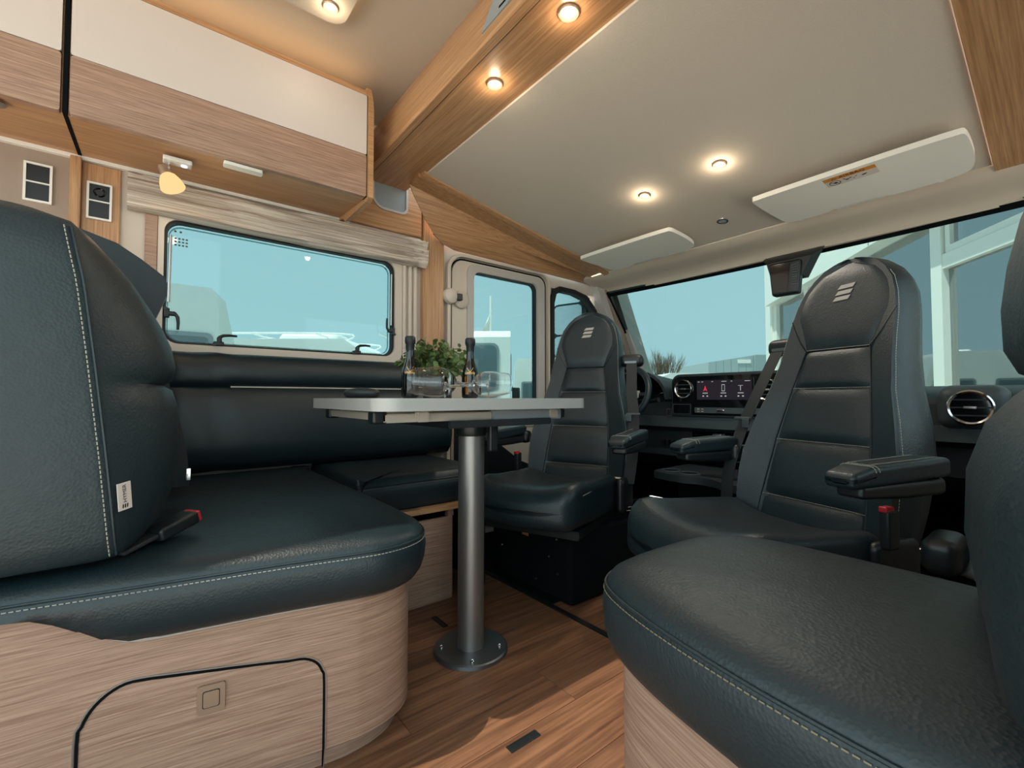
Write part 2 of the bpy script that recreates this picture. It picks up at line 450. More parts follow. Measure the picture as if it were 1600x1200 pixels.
# ================================================================ SETTING
def sempty(name, loc=(0, 0, 0), label=None):
    o = link(bpy.data.objects.new(name, None)); o.location = loc; o['kind'] = 'structure'; o.empty_display_size = .05
    if label: o['label'] = label
    return o
# ---- floor with planks
floor = struct('floor', box(B(), (-2.04, -1.2, -.06), (.24, 2.9, -.006)), 'black_matte', 0)
plank_meshes = {}
def plank(x0, x1, y0, y1):
    key = (round(x1-x0, 3), round(y1-y0, 3))
    if key not in plank_meshes:
        bm = box(B(), (.0006, .0006, -.0055), (key[0]-.0006, key[1]-.0006, 0)); me = bpy.data.meshes.new('plank'); bm.to_mesh(me); bm.free()
        me.materials.append(M['plank']); plank_meshes[key] = me
    o = link(bpy.data.objects.new('plank', plank_meshes[key])); o.parent = floor; o.location = (x0, y0, 0)
for k in range(-7, 9):
    x0 = -1.05+.14*k
    if x0 < -2.03 or x0 > .2: continue
    y1lim = 1.083
    cuts = [-1.2, y1lim] + [c for c in ((.447, -.35) if k % 3 == 0 else (.806, -.12, -.9) if k % 3 == 1 else (.12, -.7))]
    if k == 0: cuts = [-1.2, y1lim, .447, -.35]
    if k == 1: cuts = [-1.2, y1lim, .806, -.2]
    cuts = sorted(cuts)
    for a, b in zip(cuts, cuts[1:]): plank(x0, x0+.14, a, b)
for k in range(1, 9):
    x0 = -1.17+.14*(k-1)
    if x0 < .1: plank(x0, x0+.14, 1.106, 1.75)
finish('edge_strip', box(B(), (-2.0, 1.084, -.006), (.2, 1.105, .003), .001), 'rubber', floor)
finish('cab_mat', box(B(), (-1.99, 1.106, -.006), (-1.172, 2.3, .004), .002), 'black_matte', floor)
# black inserts let into the floor
for i, (a, b, lab) in enumerate((((-.757, .583), (-.736, .663), 'long black slot cover let into floor in front of table plate'),
                                ((-1.345, .726), (-1.263, .745), 'short black slot cover let into floor behind table plate'))):
    c = ((a[0]+b[0])/2, (a[1]+b[1])/2, 0)
    t = thing('floor_slot_cover', lab, 'slot cover', c, 0, 'black slot covers in the floor')
    finish('cover_frame', ring(B(), rrect(a[0], a[1], b[0], b[1], .002, 2), rrect(a[0]+.003, a[1]+.003, b[0]-.003, b[1]-.003, .0015, 2), PZ(0), -.003, .0012), 'rubber', t)
    finish('cover_insert', box(B(), (a[0]+.003, a[1]+.003, -.003), (b[0]-.003, b[1]-.003, .0004)), 'black_plastic', t)

# ---- left wall
wl = struct('wall_left', plate_hole(B(), -1.2, 0, 2.42, 1.98, [(.012, .908, .884, 1.363), (1.305, .62, 1.78, 1.405), (1.89, .60, 2.285, 1.395)], PX(-2.04), 0, .04), 'wall_light', 0)
finish('upper_panel', box(B(), (-2.0, -1.2, .9), (-1.995, -.222, 1.49), .001), 'taupe_wall', wl)
finish('wood_post', box(B(), (-2.0, -.222, .9), (-1.965, -.196, 1.49), .002), 'oak_warm_z', wl)
finish('switch_panel', box(B(), (-2.0, -.195, .9), (-1.990, -.100, 1.485), .002), 'oak_warm_z', wl)
finish('window_post', box(B(), (-2.0, -.035, .9), (-1.985, .001, 1.37), .003), 'oak_pale', wl)
finish('fascia_panel', box(B(), (-2.0, .64, 1.50), (-1.975, 1.005, 1.72), .002), 'oak_warm', wl)
finish('wood_post', box(B(), (-2.0, 1.012, .86), (-1.965, 1.125, 1.72), .004), 'oak_warm_z', wl)
bm = B()
for y0 in (.925, .955, .982): tube(bm, [(-1.995, y0, .88), (-1.995, y0, 1.42)], .011, 8)
finish('blind_rail', bm, 'beige_plastic', wl)
finish('curtain_track', box(B(), (-2.0, -.80, 1.488), (-1.975, .66, 1.516), .003), 'white_plastic', wl)
# niche in the panel over the window
ni = thing('wall_niche', 'small grey rounded recess in wood panel beside beam end', 'recess', (-1.97, .84, 1.56))
oy = rrect(.755, 1.585, .930, 1.755, (.02, .03, .06, .03)); iy = rrect(.765, 1.595, .920, 1.748, (.015, .025, .05, .025))
finish('rim', ring(B(), oy, iy, PX(-1.975), 0, .008), 'grey_plastic', ni)
finish('back', prism(B(), iy, PX(-1.975), 0, .001), 'van_grey', ni)
finish('hook', softbox(B(), (-1.962, .80, 1.725), (.018, .018, .03), .007), 'black_plastic', ni)

# ---- main window
w1 = sempty('window_1', (-2.0, .448, .9), 'wide hinged acrylic window above the wall bolster')
oy = rrect(-.012, .878, .912, 1.385, .05); iy = rrect(.018, .913, .877, 1.358, .048)
finish('surround', bevel(ring(B(), oy, iy, PX(-2.0), 0, .012), .004, 2), 'beige_plastic', w1)
gy = rrect(.014, .909, .881, 1.362, .05); gi = rrect(.028, .922, .868, 1.350, .042)
finish('gasket', ring(B(), gy, gi, PX(-2.03), 0, .028), 'rubber', w1)
inner = rrect(.030, .926, .866, 1.347, .04)
bm = ring(B(), rrect(.022, .917, .874, 1.354, .045), rrect(.034, .929, .862, 1.343, .038), PX(-2.045), 0, .008)
finish('pane_edge', bm, 'pane', w1)
finish('pane', prism(B(), inner, PX(-2.045), 0, .006), 'pane', w1)
def latch(name, y, z, rot, parent):
    m = Matrix.Translation((-2.0, y, z)) @ Matrix.Rotation(R(rot), 4, 'X')
    t = B()
    softbox(t, (0.008, 0, 0), (.024, .034, .016), .004, n=2); softbox(t, (0.012, .002, .014), (.018, .016, .024), .005, n=2)
    tube(t, [(.014, .0, .022), (.016, .014, .031), (.017, .035, .033), (.017, .058, .032)], [.006, .006, .005, .004], 8)
    tube(t, [(0.006, -.014, -.004), (.024, -.014, -.004)], .006, 8)
    bm = B(); merge(bm, t, m); finish(name, bm, 'black_plastic', parent)
latch('latch', .185, .922, 0, w1); latch('latch', .700, .922, 0, w1)
latch('latch', .030, 1.02, 0-90, w1); latch('latch', .868, 1.03, 90, w1)
finish('stay_arm', tube(B(), [(-1.998, .034, 1.06), (-1.998, .036, 1.30)], .005, 8), 'satin_metal', w1)
finish('stay_arm', tube(B(), [(-1.998, .862, 1.06), (-1.998, .862, 1.30)], .005, 8), 'satin_metal', w1)
bm = B()
for y, z in ((.050, 1.328), (.066, 1.328)): prism(bm, circ(y, z, .004, 8), PX(-2.039), 0, .0004)
for j in range(3):
    for k in range(4): prism(bm, rrect(.048+k*.011, 1.300-j*.012, .055+k*.011, 1.306-j*.012, .001, 1), PX(-2.039), 0, .0004)
finish('etched_mark', bm, 'dash_grey', w1)

# ---- driver's door
d1 = sempty('door_1', (-2.0, 1.54, 0), 'beige cab door with tall rounded window')
oy = rrect(1.15, .05, 1.855, 1.465, (.07, .09, .05, .05)); iy = rrect(1.168, .06, 1.842, 1.452, (.06, .08, .05, .05))
finish('outer_frame', bevel(ring(B(), oy, iy, PX(-2.0), 0, .028), .008, 2), 'beige_plastic', d1)
oy = rrect(1.275, .56, 1.815, 1.430, .05); iy = rrect(1.315, .625, 1.768, 1.392, .04)
finish('window_frame', bevel(ring(B(), oy, iy, PX(-2.0), 0, .018), .006, 2), 'grey_plastic', d1)
finish('gasket', ring(B(), rrect(1.300, .62, 1.782, 1.407, .045), rrect(1.318, .628, 1.765, 1.389, .038), PX(-2.035), 0, .034), 'rubber', d1)
bm = ring(B(), rrect(1.176, .06, 1.838, 1.448, (.06, .08, .05, .05)), rrect(1.183, .065, 1.831, 1.441, (.055, .075, .05, .05)), PX(-2.0), 0, .006); finish('door_gap', bm, 'black_matte', d1)
finish('door_skin', bevel(ring(B(), rrect(1.186, .07, 1.828, 1.438, (.055, .072, .05, .05)), rrect(1.30, .61, 1.784, 1.41, .05), PX(-2.0), 0, .010), .004, 2), 'beige_plastic', d1)
finish('pane', prism(B(), rrect(1.317, .627, 1.766, 1.390, .038), PX(-2.03), 0, .005), 'pane', d1)
finish('lower_trim', prism(B(), [(1.20, .05), (1.80, .05), (1.80, .30), (1.62, .37), (1.46, .48), (1.36, .60), (1.20, .62)], PX(-2.0), 0, .035), 'black_plastic', d1)
# quarter window
w2 = sempty('window_2', (-2.0, 2.09, .7), 'small black framed quarter window ahead of cab door')
q_out = [(1.875, .58), (2.43, .58), (2.41, .90), (2.36, 1.14), (2.29, 1.30), (2.20, 1.385), (2.08, 1.408), (1.95, 1.41), (1.895, 1.385), (1.875, 1.32)]
cu, cv = 2.10, 1.0
q_in = [(cu+(u-cu)*.87, cv+(v-cv)*.93) for u, v in q_out]
finish('rubber_frame', bevel(ring(B(), q_out, q_in, PX(-2.0), -.03, .016), .006, 2), 'rubber', w2)
finish('pane', prism(B(), [(cu+(u-cu)*.9, cv+(v-cv)*.95) for u, v in q_out], PX(-2.025), 0, .004), 'pane', w2)

# ---- right wall (entrance opening beside the camera stays open)
wr = struct('wall_right', plate_hole(B(), .40, 0, 2.42, 1.98, [(1.05, .75, 2.3, 1.44)], PX(.20), 0, .04), 'wall_light', 0)
# ---- main ceiling with a roof hatch
struct('ceiling', plate_hole(B(), -2.04, -1.2, .24, .86, [(-1.067, -.62, -.70, .34)], PZ(1.98), 0, .03), 'ceiling_main', 0)
# ---- beam between living area and cab
bmw = B(); prism(bmw, [(.705, 1.722), (.712, 1.705), (.922, 1.705), (.922, 1.76), (.86, 1.98), (.795, 1.98), (.755, 1.93), (.722, 1.83)], PX(-2.0), 0, 2.2)
trim1 = struct('trim_1', bmw, 'oak_warm_x', 25, 'wooden cross beam with downlights under the ceiling')
finish('edge_joint', box(B(), (-2.0, .7285, 1.7035), (.2, .7305, 1.7055)), 'black_matte', trim1)
finish('edge_lip', box(B(), (-2.0, .702, 1.7015), (.2, .728, 1.706), .001), 'oak_warm_x', trim1)
# speaker grille on beam's aft face
gr = thing('vent_grille', 'dark slotted grille on the aft face of ceiling beam', 'grille', (-.97, .725, 1.80))
def beam_face(x, s, w):                 # s up the curved aft face
    z = 1.735+s; y = lerp_table([(1.722, .705), (1.83, .722), (1.93, .755), (1.98, .795)], z); return Vector((x, y-w, z))
pl = [(-1.03, .015), (-.74, .03), (-.70, .09), (-.74, .12), (-.96, .105), (-.99, .09)]
finish('plate', prism(B(), pl, beam_face, 0, .004), 'van_grey', gr)
for k in range(4): finish('slot', prism(B(), [(-.95+k*.012, .035+k*.018), (-.80, .04+k*.018), (-.80, .046+k*.018), (-.95+k*.012, .041+k*.018)], beam_face, .004, .0055), 'black_matte', gr)

# ---- cab ceiling: sloping underside of the lift bed
cz = lambda y: 1.70-.18*(y-.9)
def cabsheet(x0, x1, y0, y1, t=.03, w=0):
    bm = B(); vs = []
    for (x, y) in ((x0, y0), (x1, y0), (x1, y1), (x0, y1)): vs.append((x, y))
    return prism(bm, vs, lambda u, v, q: Vector((u, v, cz(v)+q)), w, w+t)
struct('ceiling_cab', cabsheet(-1.752, -.165, .915, 2.16), 'ceiling_fabric', 0, 'sloping grey fabric ceiling over the cab')
# left trims
t2 = sempty('trim_2', (-1.80, 1.5, 1.5), 'tapering wooden fascia beside the cab ceiling')
bead = lambda y: Vector((-1.752, y, cz(y)-.001))
bm = B()
for a, b in ((.90, 2.13),):
    n = 12; rows = []
    for k in range(n+1):
        y = a+(b-a)*k/n; p = bead(y); rows.append([p+Vector((.004, 0, -.006)), p+Vector((.004, 0, .02)), p+Vector((-.030, 0, .02)), p+Vector((-.034, 0, -.012)), p+Vector((-.014, 0, -.014))])
    loft(bm, rows)
finish('bead', bm, 'oak_warm', t2)
bm = B(); f_top = lambda y: 1.678+(y-.88)*(1.456-1.678)/(2.104-.88)
rows = [[Vector((-1.78, y, cz(y)-.012)), Vector((-1.78, y, cz(y)+.004)), Vector((-1.868, y, f_top(y)+.024)), Vector((-1.868, y, f_top(y)+.008))] for y in [.89+k*.1 for k in range(13)]]
loft(bm, rows); finish('shelf', bm, 'oak_warm', t2)
fp = [(-1.862, .885, 1.684), (-1.875, .918, 1.640), (-1.89, .955, 1.598), (-1.91, .999, 1.552), (-1.93, 1.044, 1.516), (-1.95, 1.108, 1.488), (-1.965, 1.184, 1.475), (-1.968, 1.56, 1.470), (-1.970, 2.05, 1.462), (-1.970, 2.197, 1.459), (-1.93, 2.195, 1.482), (-1.862, 2.104, 1.456+.012), (-1.862, 1.70, 1.541), (-1.862, 1.30, 1.612)]
bm = B(); fr_ = [bm.verts.new(p) for p in fp]; bk_ = [bm.verts.new((p[0]-.012, p[1], p[2]+.012)) for p in fp]
cf = bm.verts.new((-1.905, 1.45, 1.545)); n_ = len(fp)
for k in range(n_):
    bm.faces.new((fr_[k], fr_[(k+1) % n_], cf)); bm.faces.new((fr_[k], fr_[(k+1) % n_], bk_[(k+1) % n_], bk_[k]))
finish('fascia', bm, 'oak_warm', t2, smooth=50)
finish('lower_edge', tube(B(), [p for p in fp[4:10]], .004, 6), 'oak_pale', t2)
# right trims
t3 = sempty('trim_3', (-.05, 1.5, 1.5), 'wooden panel at the right edge of the cab ceiling')
bm = prism(B(), [(-.160, .92), (.20, .92), (.20, 2.16), (-.160, 2.16)], lambda u, v, q: Vector((u, v, cz(v)+q)), -.012, .02); finish('side_panel', bm, 'oak_warm_yz', t3)

# ---- windscreen header, pillars, glass
prof = [(2.125, cz(2.125)+.02), (2.125, cz(2.125)-.004), (2.15, 1.462), (2.20, 1.452), (2.27, 1.446), (2.32, 1.436), (2.352, 1.418), (2.362, 1.404), (2.40, 1.404), (2.42, 1.50)]
struct('trim_4', prism(B(), prof, PX(-1.97), 0, 2.17), 'header_fabric', 40, 'padded beige header above the windscreen')
t5 = sempty('trim_5', (-1.93, 2.5, .8), 'pale layered windscreen pillar')
def pillar(x0, x1, dy0, dy1):
    top, bot = Vector((0, 2.26, 1.52)), Vector((0, 2.72, .62)); bm = B()
    rings = []
    for k in range(7):
        c = top.lerp(bot, k/6); rings.append([Vector((x0, c.y+dy0, c.z)), Vector((x1, c.y+dy0+.004, c.z)), Vector((x1, c.y+dy1, c.z)), Vector((x0, c.y+dy1, c.z))])
    return bevel(loft(bm, rings), .006, 2)
finish('pillar_cover', pillar(-2.0, -1.945, -.05, .10), 'grey_plastic', t5)
finish('pillar_band', pillar(-1.99, -1.932, .015, .07), 'taupe_wall', t5)
finish('pillar_edge', pillar(-1.99, -1.900, .072, .20), 'grey_plastic', t5)
w3 = sempty('window_3', (-.87, 2.5, .8), 'wide raked windscreen above the dashboard')
def ws(u, v, w):       # u=x, v up the glass 0..1
    return Vector((u, 2.90-v*.52+abs(u+.88)**2*-.05, .74+v*.68+w))
finish('pane', patch(B(), lambda a, b: ws(-1.93+a*2.10, b, 0), 16, 6), 'windscreen', w3)
def strip(v0, v1, u0=-1.93, u1=.17, n=16):
    bm = B(); patch(bm, lambda a, b: ws(u0+a*(u1-u0), v0+b*(v1-v0), -.006), n, 1); return bm
finish('black_border', strip(.962, .992), 'black_matte', w3)
bm = B(); patch(bm, lambda a, b: ws(-1.935+a*.018, b, -.006), 1, 6); finish('black_border', bm, 'black_matte', w3)
finish('front_corner', box(B(), (-2.04, 2.42, 0), (-2.0, 2.94, .76)), 'black_matte', wl)
finish('side_pane', prism(B(), rrect(1.04, .74, 2.31, 1.45, .03), PX(.22), 0, .005), 'hatch_clear', wr)
finish('front_corner', box(B(), (.2, 2.42, 0), (.24, 2.94, .76)), 'black_matte', wr)
struct('wall_front', plate_hole(B(), -2.04, 0, .24, .76, [], PY(2.94), 0, .04), 'black_matte', 0)
# mirror mast on the glass
mm = thing('sensor_mast', 'black windscreen sensor housing with hanging mirror pod', 'mirror', (-.86, 2.30, 1.21))
finish('bracket', loft(B(), [[Vector((x0, 2.345, 1.405)), Vector((x1, 2.345, 1.405)), Vector((x1, 2.31, 1.385)), Vector((x0, 2.31, 1.385))] for x0, x1 in ((-.95, -.70),)]+[[Vector((x0, 2.37, z)), Vector((x1, 2.37, z)), Vector((x1, 2.29, z)), Vector((x0, 2.29, z))] for z, x0, x1 in ((1.36, -.925, -.735), (1.28, -.905, -.775))]), 'black_plastic', mm)
bm = softbox(B(), (-.842, 2.295, 1.275), (.125, .05, .155), .012, lambda p: (p.x*(1+.22*p.z/.155), p.y, p.z), 4); hs = finish('housing', bm, 'black_plastic', mm)
finish('lens_face', prism(B(), [(-.895, 1.345), (-.905, 1.34), (-.888, 1.212), (-.83, 1.208), (-.815, 1.342)], PY(2.27), 0, .003), 'black_gloss', hs)
bm = B()
for k in range(9): box(bm, (-.808, 2.266, 1.235+k*.011), (-.787, 2.27, 1.24+k*.011))
finish('louvres', bm, 'dash_grey', hs)
# ================================================================ CEILING FITTINGS
def lamp_light(name, loc, power, col=(1, .74, .45), r=.02, spot=None, d=(0, 0, -1)):
    l = bpy.data.lights.new(name, 'SPOT' if spot else 'POINT'); l.energy = power; l.color = col; l.shadow_soft_size = r
    if spot: l.spot_size = R(spot); l.spot_blend = .6
    o = link(bpy.data.objects.new(name, l)); o.location = loc; o.rotation_euler = Vector(d).to_track_quat('-Z', 'Y').to_euler(); return o
def downlight(loc, nrm, label, r=.026, power=.30, beam=1.2):
    t = thing('downlight', label, 'downlight', loc, 0, 'recessed ceiling downlights')
    m = axis_mat(loc, nrm)
    finish('trim_ring', lathe(B(), [(r*.70, -.001), (r*.72, .004), (r*.9, .006), (r, .003), (r, -.001)], mat=m), 'bronze', t)
    finish('bulb', lathe(B(), [(0, .0035), (r*.4, .003), (r*.70, .0005)], mat=m), 'spot_glow', t)
    l = lamp_light('downlight_lamp', (0, 0, 0), power, (1, .80, .56), r=.014); l.parent = t; l.location = Vector(nrm)*.024
    l = lamp_light('downlight_beam', (0, 0, 0), beam, (1, .90, .76), r=.02, spot=166, d=nrm); l.parent = t; l.location = Vector(nrm)*.012
cn = Vector((0, -.18, -1)).normalized()
downlight((-1.118, .817, 1.7045), (0, 0, -1), 'round downlight in wooden beam nearer the overhead cabinet')
downlight((-.790, .811, 1.7045), (0, 0, -1), 'larger looking round downlight in wooden beam at the top of picture', .028)
downlight((-1.123, 1.602, cz(1.602)-.0005), cn, 'round downlight in grey cab ceiling nearer the driver seat', .024, beam=4.5)
downlight((-.801, 1.600, cz(1.600)-.0005), cn, 'round downlight in grey cab ceiling above the passenger seat', .024, beam=4.5)
# roof hatch surround
rh = thing('roof_hatch', 'rounded roof hatch surround with glowing edge at top of picture', 'roof hatch', (-.95, -.15, 1.94))
so = rrect(-1.49, -.86, -.40, .465, .05); si = rrect(-1.067, -.62, -.70, .34, .03)
finish('surround', bevel(ring(B(), so, si, PZ(1.940), 0, .020), .006, 2), 'ceiling_main', rh)
finish('glow_edge', ring(B(), offset(so, .012), offset(so, .03), PZ(1.962), 0, .005), 'led_strip', rh)
finish('hatch_pane', prism(B(), rrect(-1.077, -.63, -.69, .35, .03), PZ(2.02), 0, .006), 'hatch_tint', rh)
downlight((-1.425, .408, 1.9395), (0, 0, -1), 'round downlight in roof hatch surround beside overhead cabinet', .024, .25, .3)
# small round button in the cab ceiling
ss = thing('ceiling_sensor', 'small grey round sensor in cab ceiling between sun visors', 'sensor', (-.974, 1.966, cz(1.966)))
m = axis_mat((-.974, 1.966, cz(1.966)-.0005), cn)
finish('bezel', lathe(B(), [(.016, 0), (.017, .004), (.023, .003), (.024, -.001)], mat=m), 'chrome', ss)
finish('lens', lathe(B(), [(0, .005), (.010, .004), (.016, .001)], mat=m), 'van_grey', ss)

# ================================================================ OVERHEAD CABINETS
def cabinet(y0, y1, label, end):
    t = thing('overhead_cabinet', label, 'cabinet', (-1.82, (y0+y1)/2, 1.475), 0, 'overhead cabinets')
    finish('body', prism(B(), [(-2.0, 1.50), (-1.672, 1.478), (-1.672, 1.862), (-2.0, 1.862)], lambda u, v, w: Vector((u, w, v)), y0, y1), 'oak_warm', t)
    d = finish('flap_door', bevel(prism(B(), rrect(y0+.004, 1.476, y1-.004, 1.634, .006, 2), PX(-1.671), 0, .020), .002, 1), 'oak_pale', t)
    finish('white_facing', bevel(prism(B(), rrect(y0+.004, 1.6355, y1-.004, 1.862, .006, 2), PX(-1.671), 0, .0205), .002, 1), 'white_gloss', t)
    finish('seal', box(B(), (-1.668, y0+.004, 1.634), (-1.653, y1-.004, 1.6365)), 'black_matte', t)
    finish('light_lip', box(B(), (-1.672, y0, 1.864), (-1.654, y1, 1.885), .002), 'oak_warm', t)
    finish('light_strip', box(B(), (-1.735, y0+.01, 1.863), (-1.705, y1-.01, 1.868)), 'led_strip', t)
    if end:
        pr = [(-2.0, 1.492), (-1.93, 1.480), (-1.90, 1.462), (-1.655, 1.462), (-1.640, 1.472), (-1.640, 1.80), (-1.645, 1.84), (-1.655, 1.87), (-1.668, 1.905), (-2.0, 1.905)]
        finish('end_panel', bevel(prism(B(), pr, lambda u, v, w: Vector((u, w, v)), y1, y1+.019), .003, 2), 'oak_warm', t)
        finish('dark_gap', box(B(), (-1.69, y1-.004, 1.478), (-1.655, y1-.0005, 1.86)), 'black_matte', t)
        finish('recessed_grip', bevel(prism(B(), rrect(.160, -1.70, .270, -1.668, .006, 3), lambda u, v, w: Vector((v, u, 1.474-w)), 0, .010), .002, 1), 'white_plastic', t)
    return t
cabinet(-.195, .614, 'wide two-tone overhead cabinet with end panel above the window', True)
lc = cabinet(-.90, -.205, 'two-tone overhead cabinet cut off by the left picture edge', False)
finish('dark_gap', prism(B(), [(-2.0, 1.499), (-1.672, 1.477), (-1.656, 1.479), (-1.656, 1.86), (-2.0, 1.86)], lambda u, v, w: Vector((u, w, v)), -.2048, -.1952), 'black_matte', lc)
bm = lathe(B(), [(0, 0), (.022, 0), (.024, -.004), (.018, -.007), (0, -.007)], (-1.70, -.335, 1.474)); solo('round_grip', bm, 'satin_metal', 'small round metal disc under the cabinet at far left edge', 'disc', (-1.70, -.335, 1.474))
# reading lamp
rl = thing('reading_lamp', 'small swivelling reading lamp with glowing cone shade under cabinet', 'lamp', (-1.76, .045, 1.475))
bs = finish('base', softbox(B(), (-1.763, .045, 1.468), (.040, .075, .014), .004, n=3), 'white_plastic', rl)
finish('switch', lathe(B(), [(0, 0), (.008, 0), (.009, .003)], mat=axis_mat((-1.763, .062, 1.4609), (0, 0, -1))), 'blue_led', bs)
finish('arm', tube(B(), spline([(-1.763, .025, 1.462), (-1.763, .022, 1.440), (-1.768, .018, 1.425)], 5), .005, 8), 'chrome', rl)
m = axis_mat((-1.775, .010, 1.447), (.22, .38, -1))
finish('socket', lathe(B(), [(0, -.004), (.012, -.004), (.016, 0), (.017, .026), (.013, .03)], mat=m), 'bronze', rl)
finish('shade', lathe(B(), [(.014, .026), (.022, .034), (.030, .052), (.034, .072), (.033, .074), (.029, .053), (.020, .036), (.012, .028)], mat=m), 'shade_glow', rl)
finish('bulb', lathe(B(), [(0, .068), (.02, .066), (.031, .064), (.028, .052), (0, .05)], mat=m), 'shade_glow', rl)
l = lamp_light('reading_light', (0, 0, 0), .4, r=.02); l.parent = rl; l.location = (.0, .0, -.10)
# socket frames on wall
def socket(y0, y1, z0, z1, x, label, knob):
    t = thing('switch_plate', label, 'switch', (x, (y0+y1)/2, z0), 0, 'framed wall switches')
    zm = z0+(z1-z0)*.5
    bm = B(); plate_hole(bm, y0, z0, y1, z1, [(y0+.006, z0+.006, y1-.006, zm-.002), (y0+.006, zm+.002, y1-.006, z1-.006)], PX(x), 0, .009); finish('frame', bm, 'white_plastic', t, smooth=0)
    finish('rocker', box(B(), (x, y0+.006, z0+.006), (x+.005, y1-.006, zm-.002)), 'black_plastic', t)
    u = finish('rocker', box(B(), (x, y0+.006, zm+.002), (x+.005, y1-.006, z1-.006)), 'black_plastic', t)
    if knob: finish('socket_ring', lathe(B(), [(.010, 0), (.013, .003), (.016, 0)], mat=axis_mat((x+.005, (y0+y1)/2, (zm+z1)/2), (1, 0, 0))), 'black_gloss', u)
socket(-.183, -.121, 1.303, 1.424, -1.990, 'white framed black socket plate on the wooden wall strip', True)
socket(-.325, -.262, 1.325, 1.446, -1.995, 'white framed black switch plate on the taupe wall at far left', False)

# ================================================================ ROMAN BLIND
def blind():
    t = thing('roman_blind', 'gathered striped cream fabric blind above the side window', 'blind', (-1.97, .47, 1.35))
    prof = [(-1.994, 1.476), (-1.972, 1.477), (-1.958, 1.473), (-1.962, 1.466), (-1.945, 1.452), (-1.938, 1.436), (-1.955, 1.424), (-1.935, 1.412), (-1.928, 1.395), (-1.948, 1.384), (-1.934, 1.374), (-1.936, 1.360), (-1.965, 1.352), (-1.99, 1.356)]
    n = 60; rows = []
    for k in range(n+1):
        y = -.082+1.098*k/n; e = max(0, (y-.78)/.24)
        row = []
        for j, (x, z) in enumerate(prof):
            w = .004*math.sin(y*7+j*1.7)+.003*math.sin(y*17+j*2.3)
            w *= (1 if 0 < j < len(prof)-1 else 0)
            e2 = e*e*.016*math.sin(j*2.1+y*30)
            row.append(Vector((x+w+abs(e2)*(1 if 0 < j < len(prof)-1 else 0), y, z+w*.6+(e2*.9 if j > 1 else 0)-.004*math.sin(y*3)*(j > 6))))
        rows.append(row)
    bm = B(); loft(bm, rows); finish('folds', bm, 'blind_fabric', t, smooth=60)
m, nt, p = newmat('blind_fabric')
t_ = nt.nodes.new('ShaderNodeTexCoord'); mp = nt.nodes.new('ShaderNodeMapping'); mp.inputs['Scale'].default_value = (60, 1.5, 140)
n1 = nt.nodes.new('ShaderNodeTexNoise'); n1.inputs['Scale'].default_value = 1.4; n1.inputs['Detail'].default_value = 4
rr = nt.nodes.new('ShaderNodeValToRGB'); rr.color_ramp.elements[0].position = .38; rr.color_ramp.elements[0].color = srgb(170, 153, 138); rr.color_ramp.elements[1].position = .6; rr.color_ramp.elements[1].color = srgb(214, 203, 192)
nt.links.new(t_.outputs['Object'], mp.inputs[0]); nt.links.new(mp.outputs[0], n1.inputs['Vector']); nt.links.new(n1.outputs['Fac'], rr.inputs[0]); nt.links.new(rr.outputs[0], p.inputs['Base Color']); p.inputs['Roughness'].default_value = .85
blind()

# round latch on the door post
dl = thing('door_lock', 'pair of round beige lock knobs on cab door edge', 'door lock', (-1.97, 1.20, 1.20))
finish('knob', lathe(B(), [(0, .034), (.02, .032), (.036, .022), (.042, .006), (.042, 0)], mat=axis_mat((-1.972, 1.162, 1.235), (1, 0, 0)), n=28), 'beige_plastic', dl)
finish('strike', lathe(B(), [(0, .020), (.03, .018), (.044, .008), (.046, 0)], mat=axis_mat((-1.982, 1.235, 1.228), (1, 0, 0)), n=28), 'beige_plastic', dl)
finish('bolt', softbox(B(), (-1.955, 1.205, 1.232), (.03, .03, .034), .004, n=2), 'black_plastic', dl)

# ================================================================ LEFT BENCH
lb = thing('dinette_bench', 'pale oak bench base with arched hatch under the left seat', 'bench', (-1.2, .1, 0))
face = [(-.990, -.42), (-.985, -.30), (-.972, -.16), (-.962, -.02), (-.936, .152), (-.908, .300), (-.905, .345), (-.913, .395), (-.935, .438), (-.975, .468), (-1.03, .478)]
def face_at(y, w=0):
    for a, b in zip(face, face[1:]):
        if a[1] <= y <= b[1]:
            t = (y-a[1])/(b[1]-a[1]); n = Vector((b[1]-a[1], -(b[0]-a[0]))).normalized(); x = a[0]+(b[0]-a[0])*t
            return Vector((x+n.x*w, y+n.y*w, 0))
    return Vector((face[0][0]+w, y, 0))
def ztop(y): return lerp_table([(-.5, .402), (-.155, .400), (-.135, .397), (-.115, .389), (-.098, .379), (-.08, .366), (-.062, .351), (-.045, .340), (-.028, .332), (-.01, .328), (.02, .326), (.6, .324)], y)
ys = sorted({p[1] for p in face} | {-.40+.02*k for k in range(44)})
fy = spline([Vector((x, y, 0)) for x, y in face], 16)
rows = []
for p in fy:
    rows.append([Vector((p.x, p.y, .052)), Vector((p.x, p.y, .18)), Vector((p.x, p.y, ztop(p.y)-.004)), Vector((p.x-.004, p.y, ztop(p.y))), Vector((p.x-.02, p.y-.004, ztop(p.y))), Vector((p.x-.02, p.y-.004, .052))])
finish('side_panel', loft(B(), rows), 'oak_pale', lb)
bm = B(); loft(bm, [[Vector((p.x+.0006, p.y, ztop(p.y)-.003)), Vector((p.x+.0006, p.y, ztop(p.y)+.001)), Vector((p.x-.02, p.y-.004, ztop(p.y)+.001)), Vector((p.x-.02, p.y-.004, ztop(p.y)-.003))] for p in fy]); finish('edge_band', bm, 'satin_metal', lb)
bm = B(); loft(bm, [[Vector((p.x-.035, p.y-.012, 0)), Vector((p.x-.035, p.y-.012, .06)), Vector((p.x-.06, p.y-.02, .06)), Vector((p.x-.06, p.y-.02, 0))] for p in fy]); finish('plinth', bm, 'oak_pale', lb)
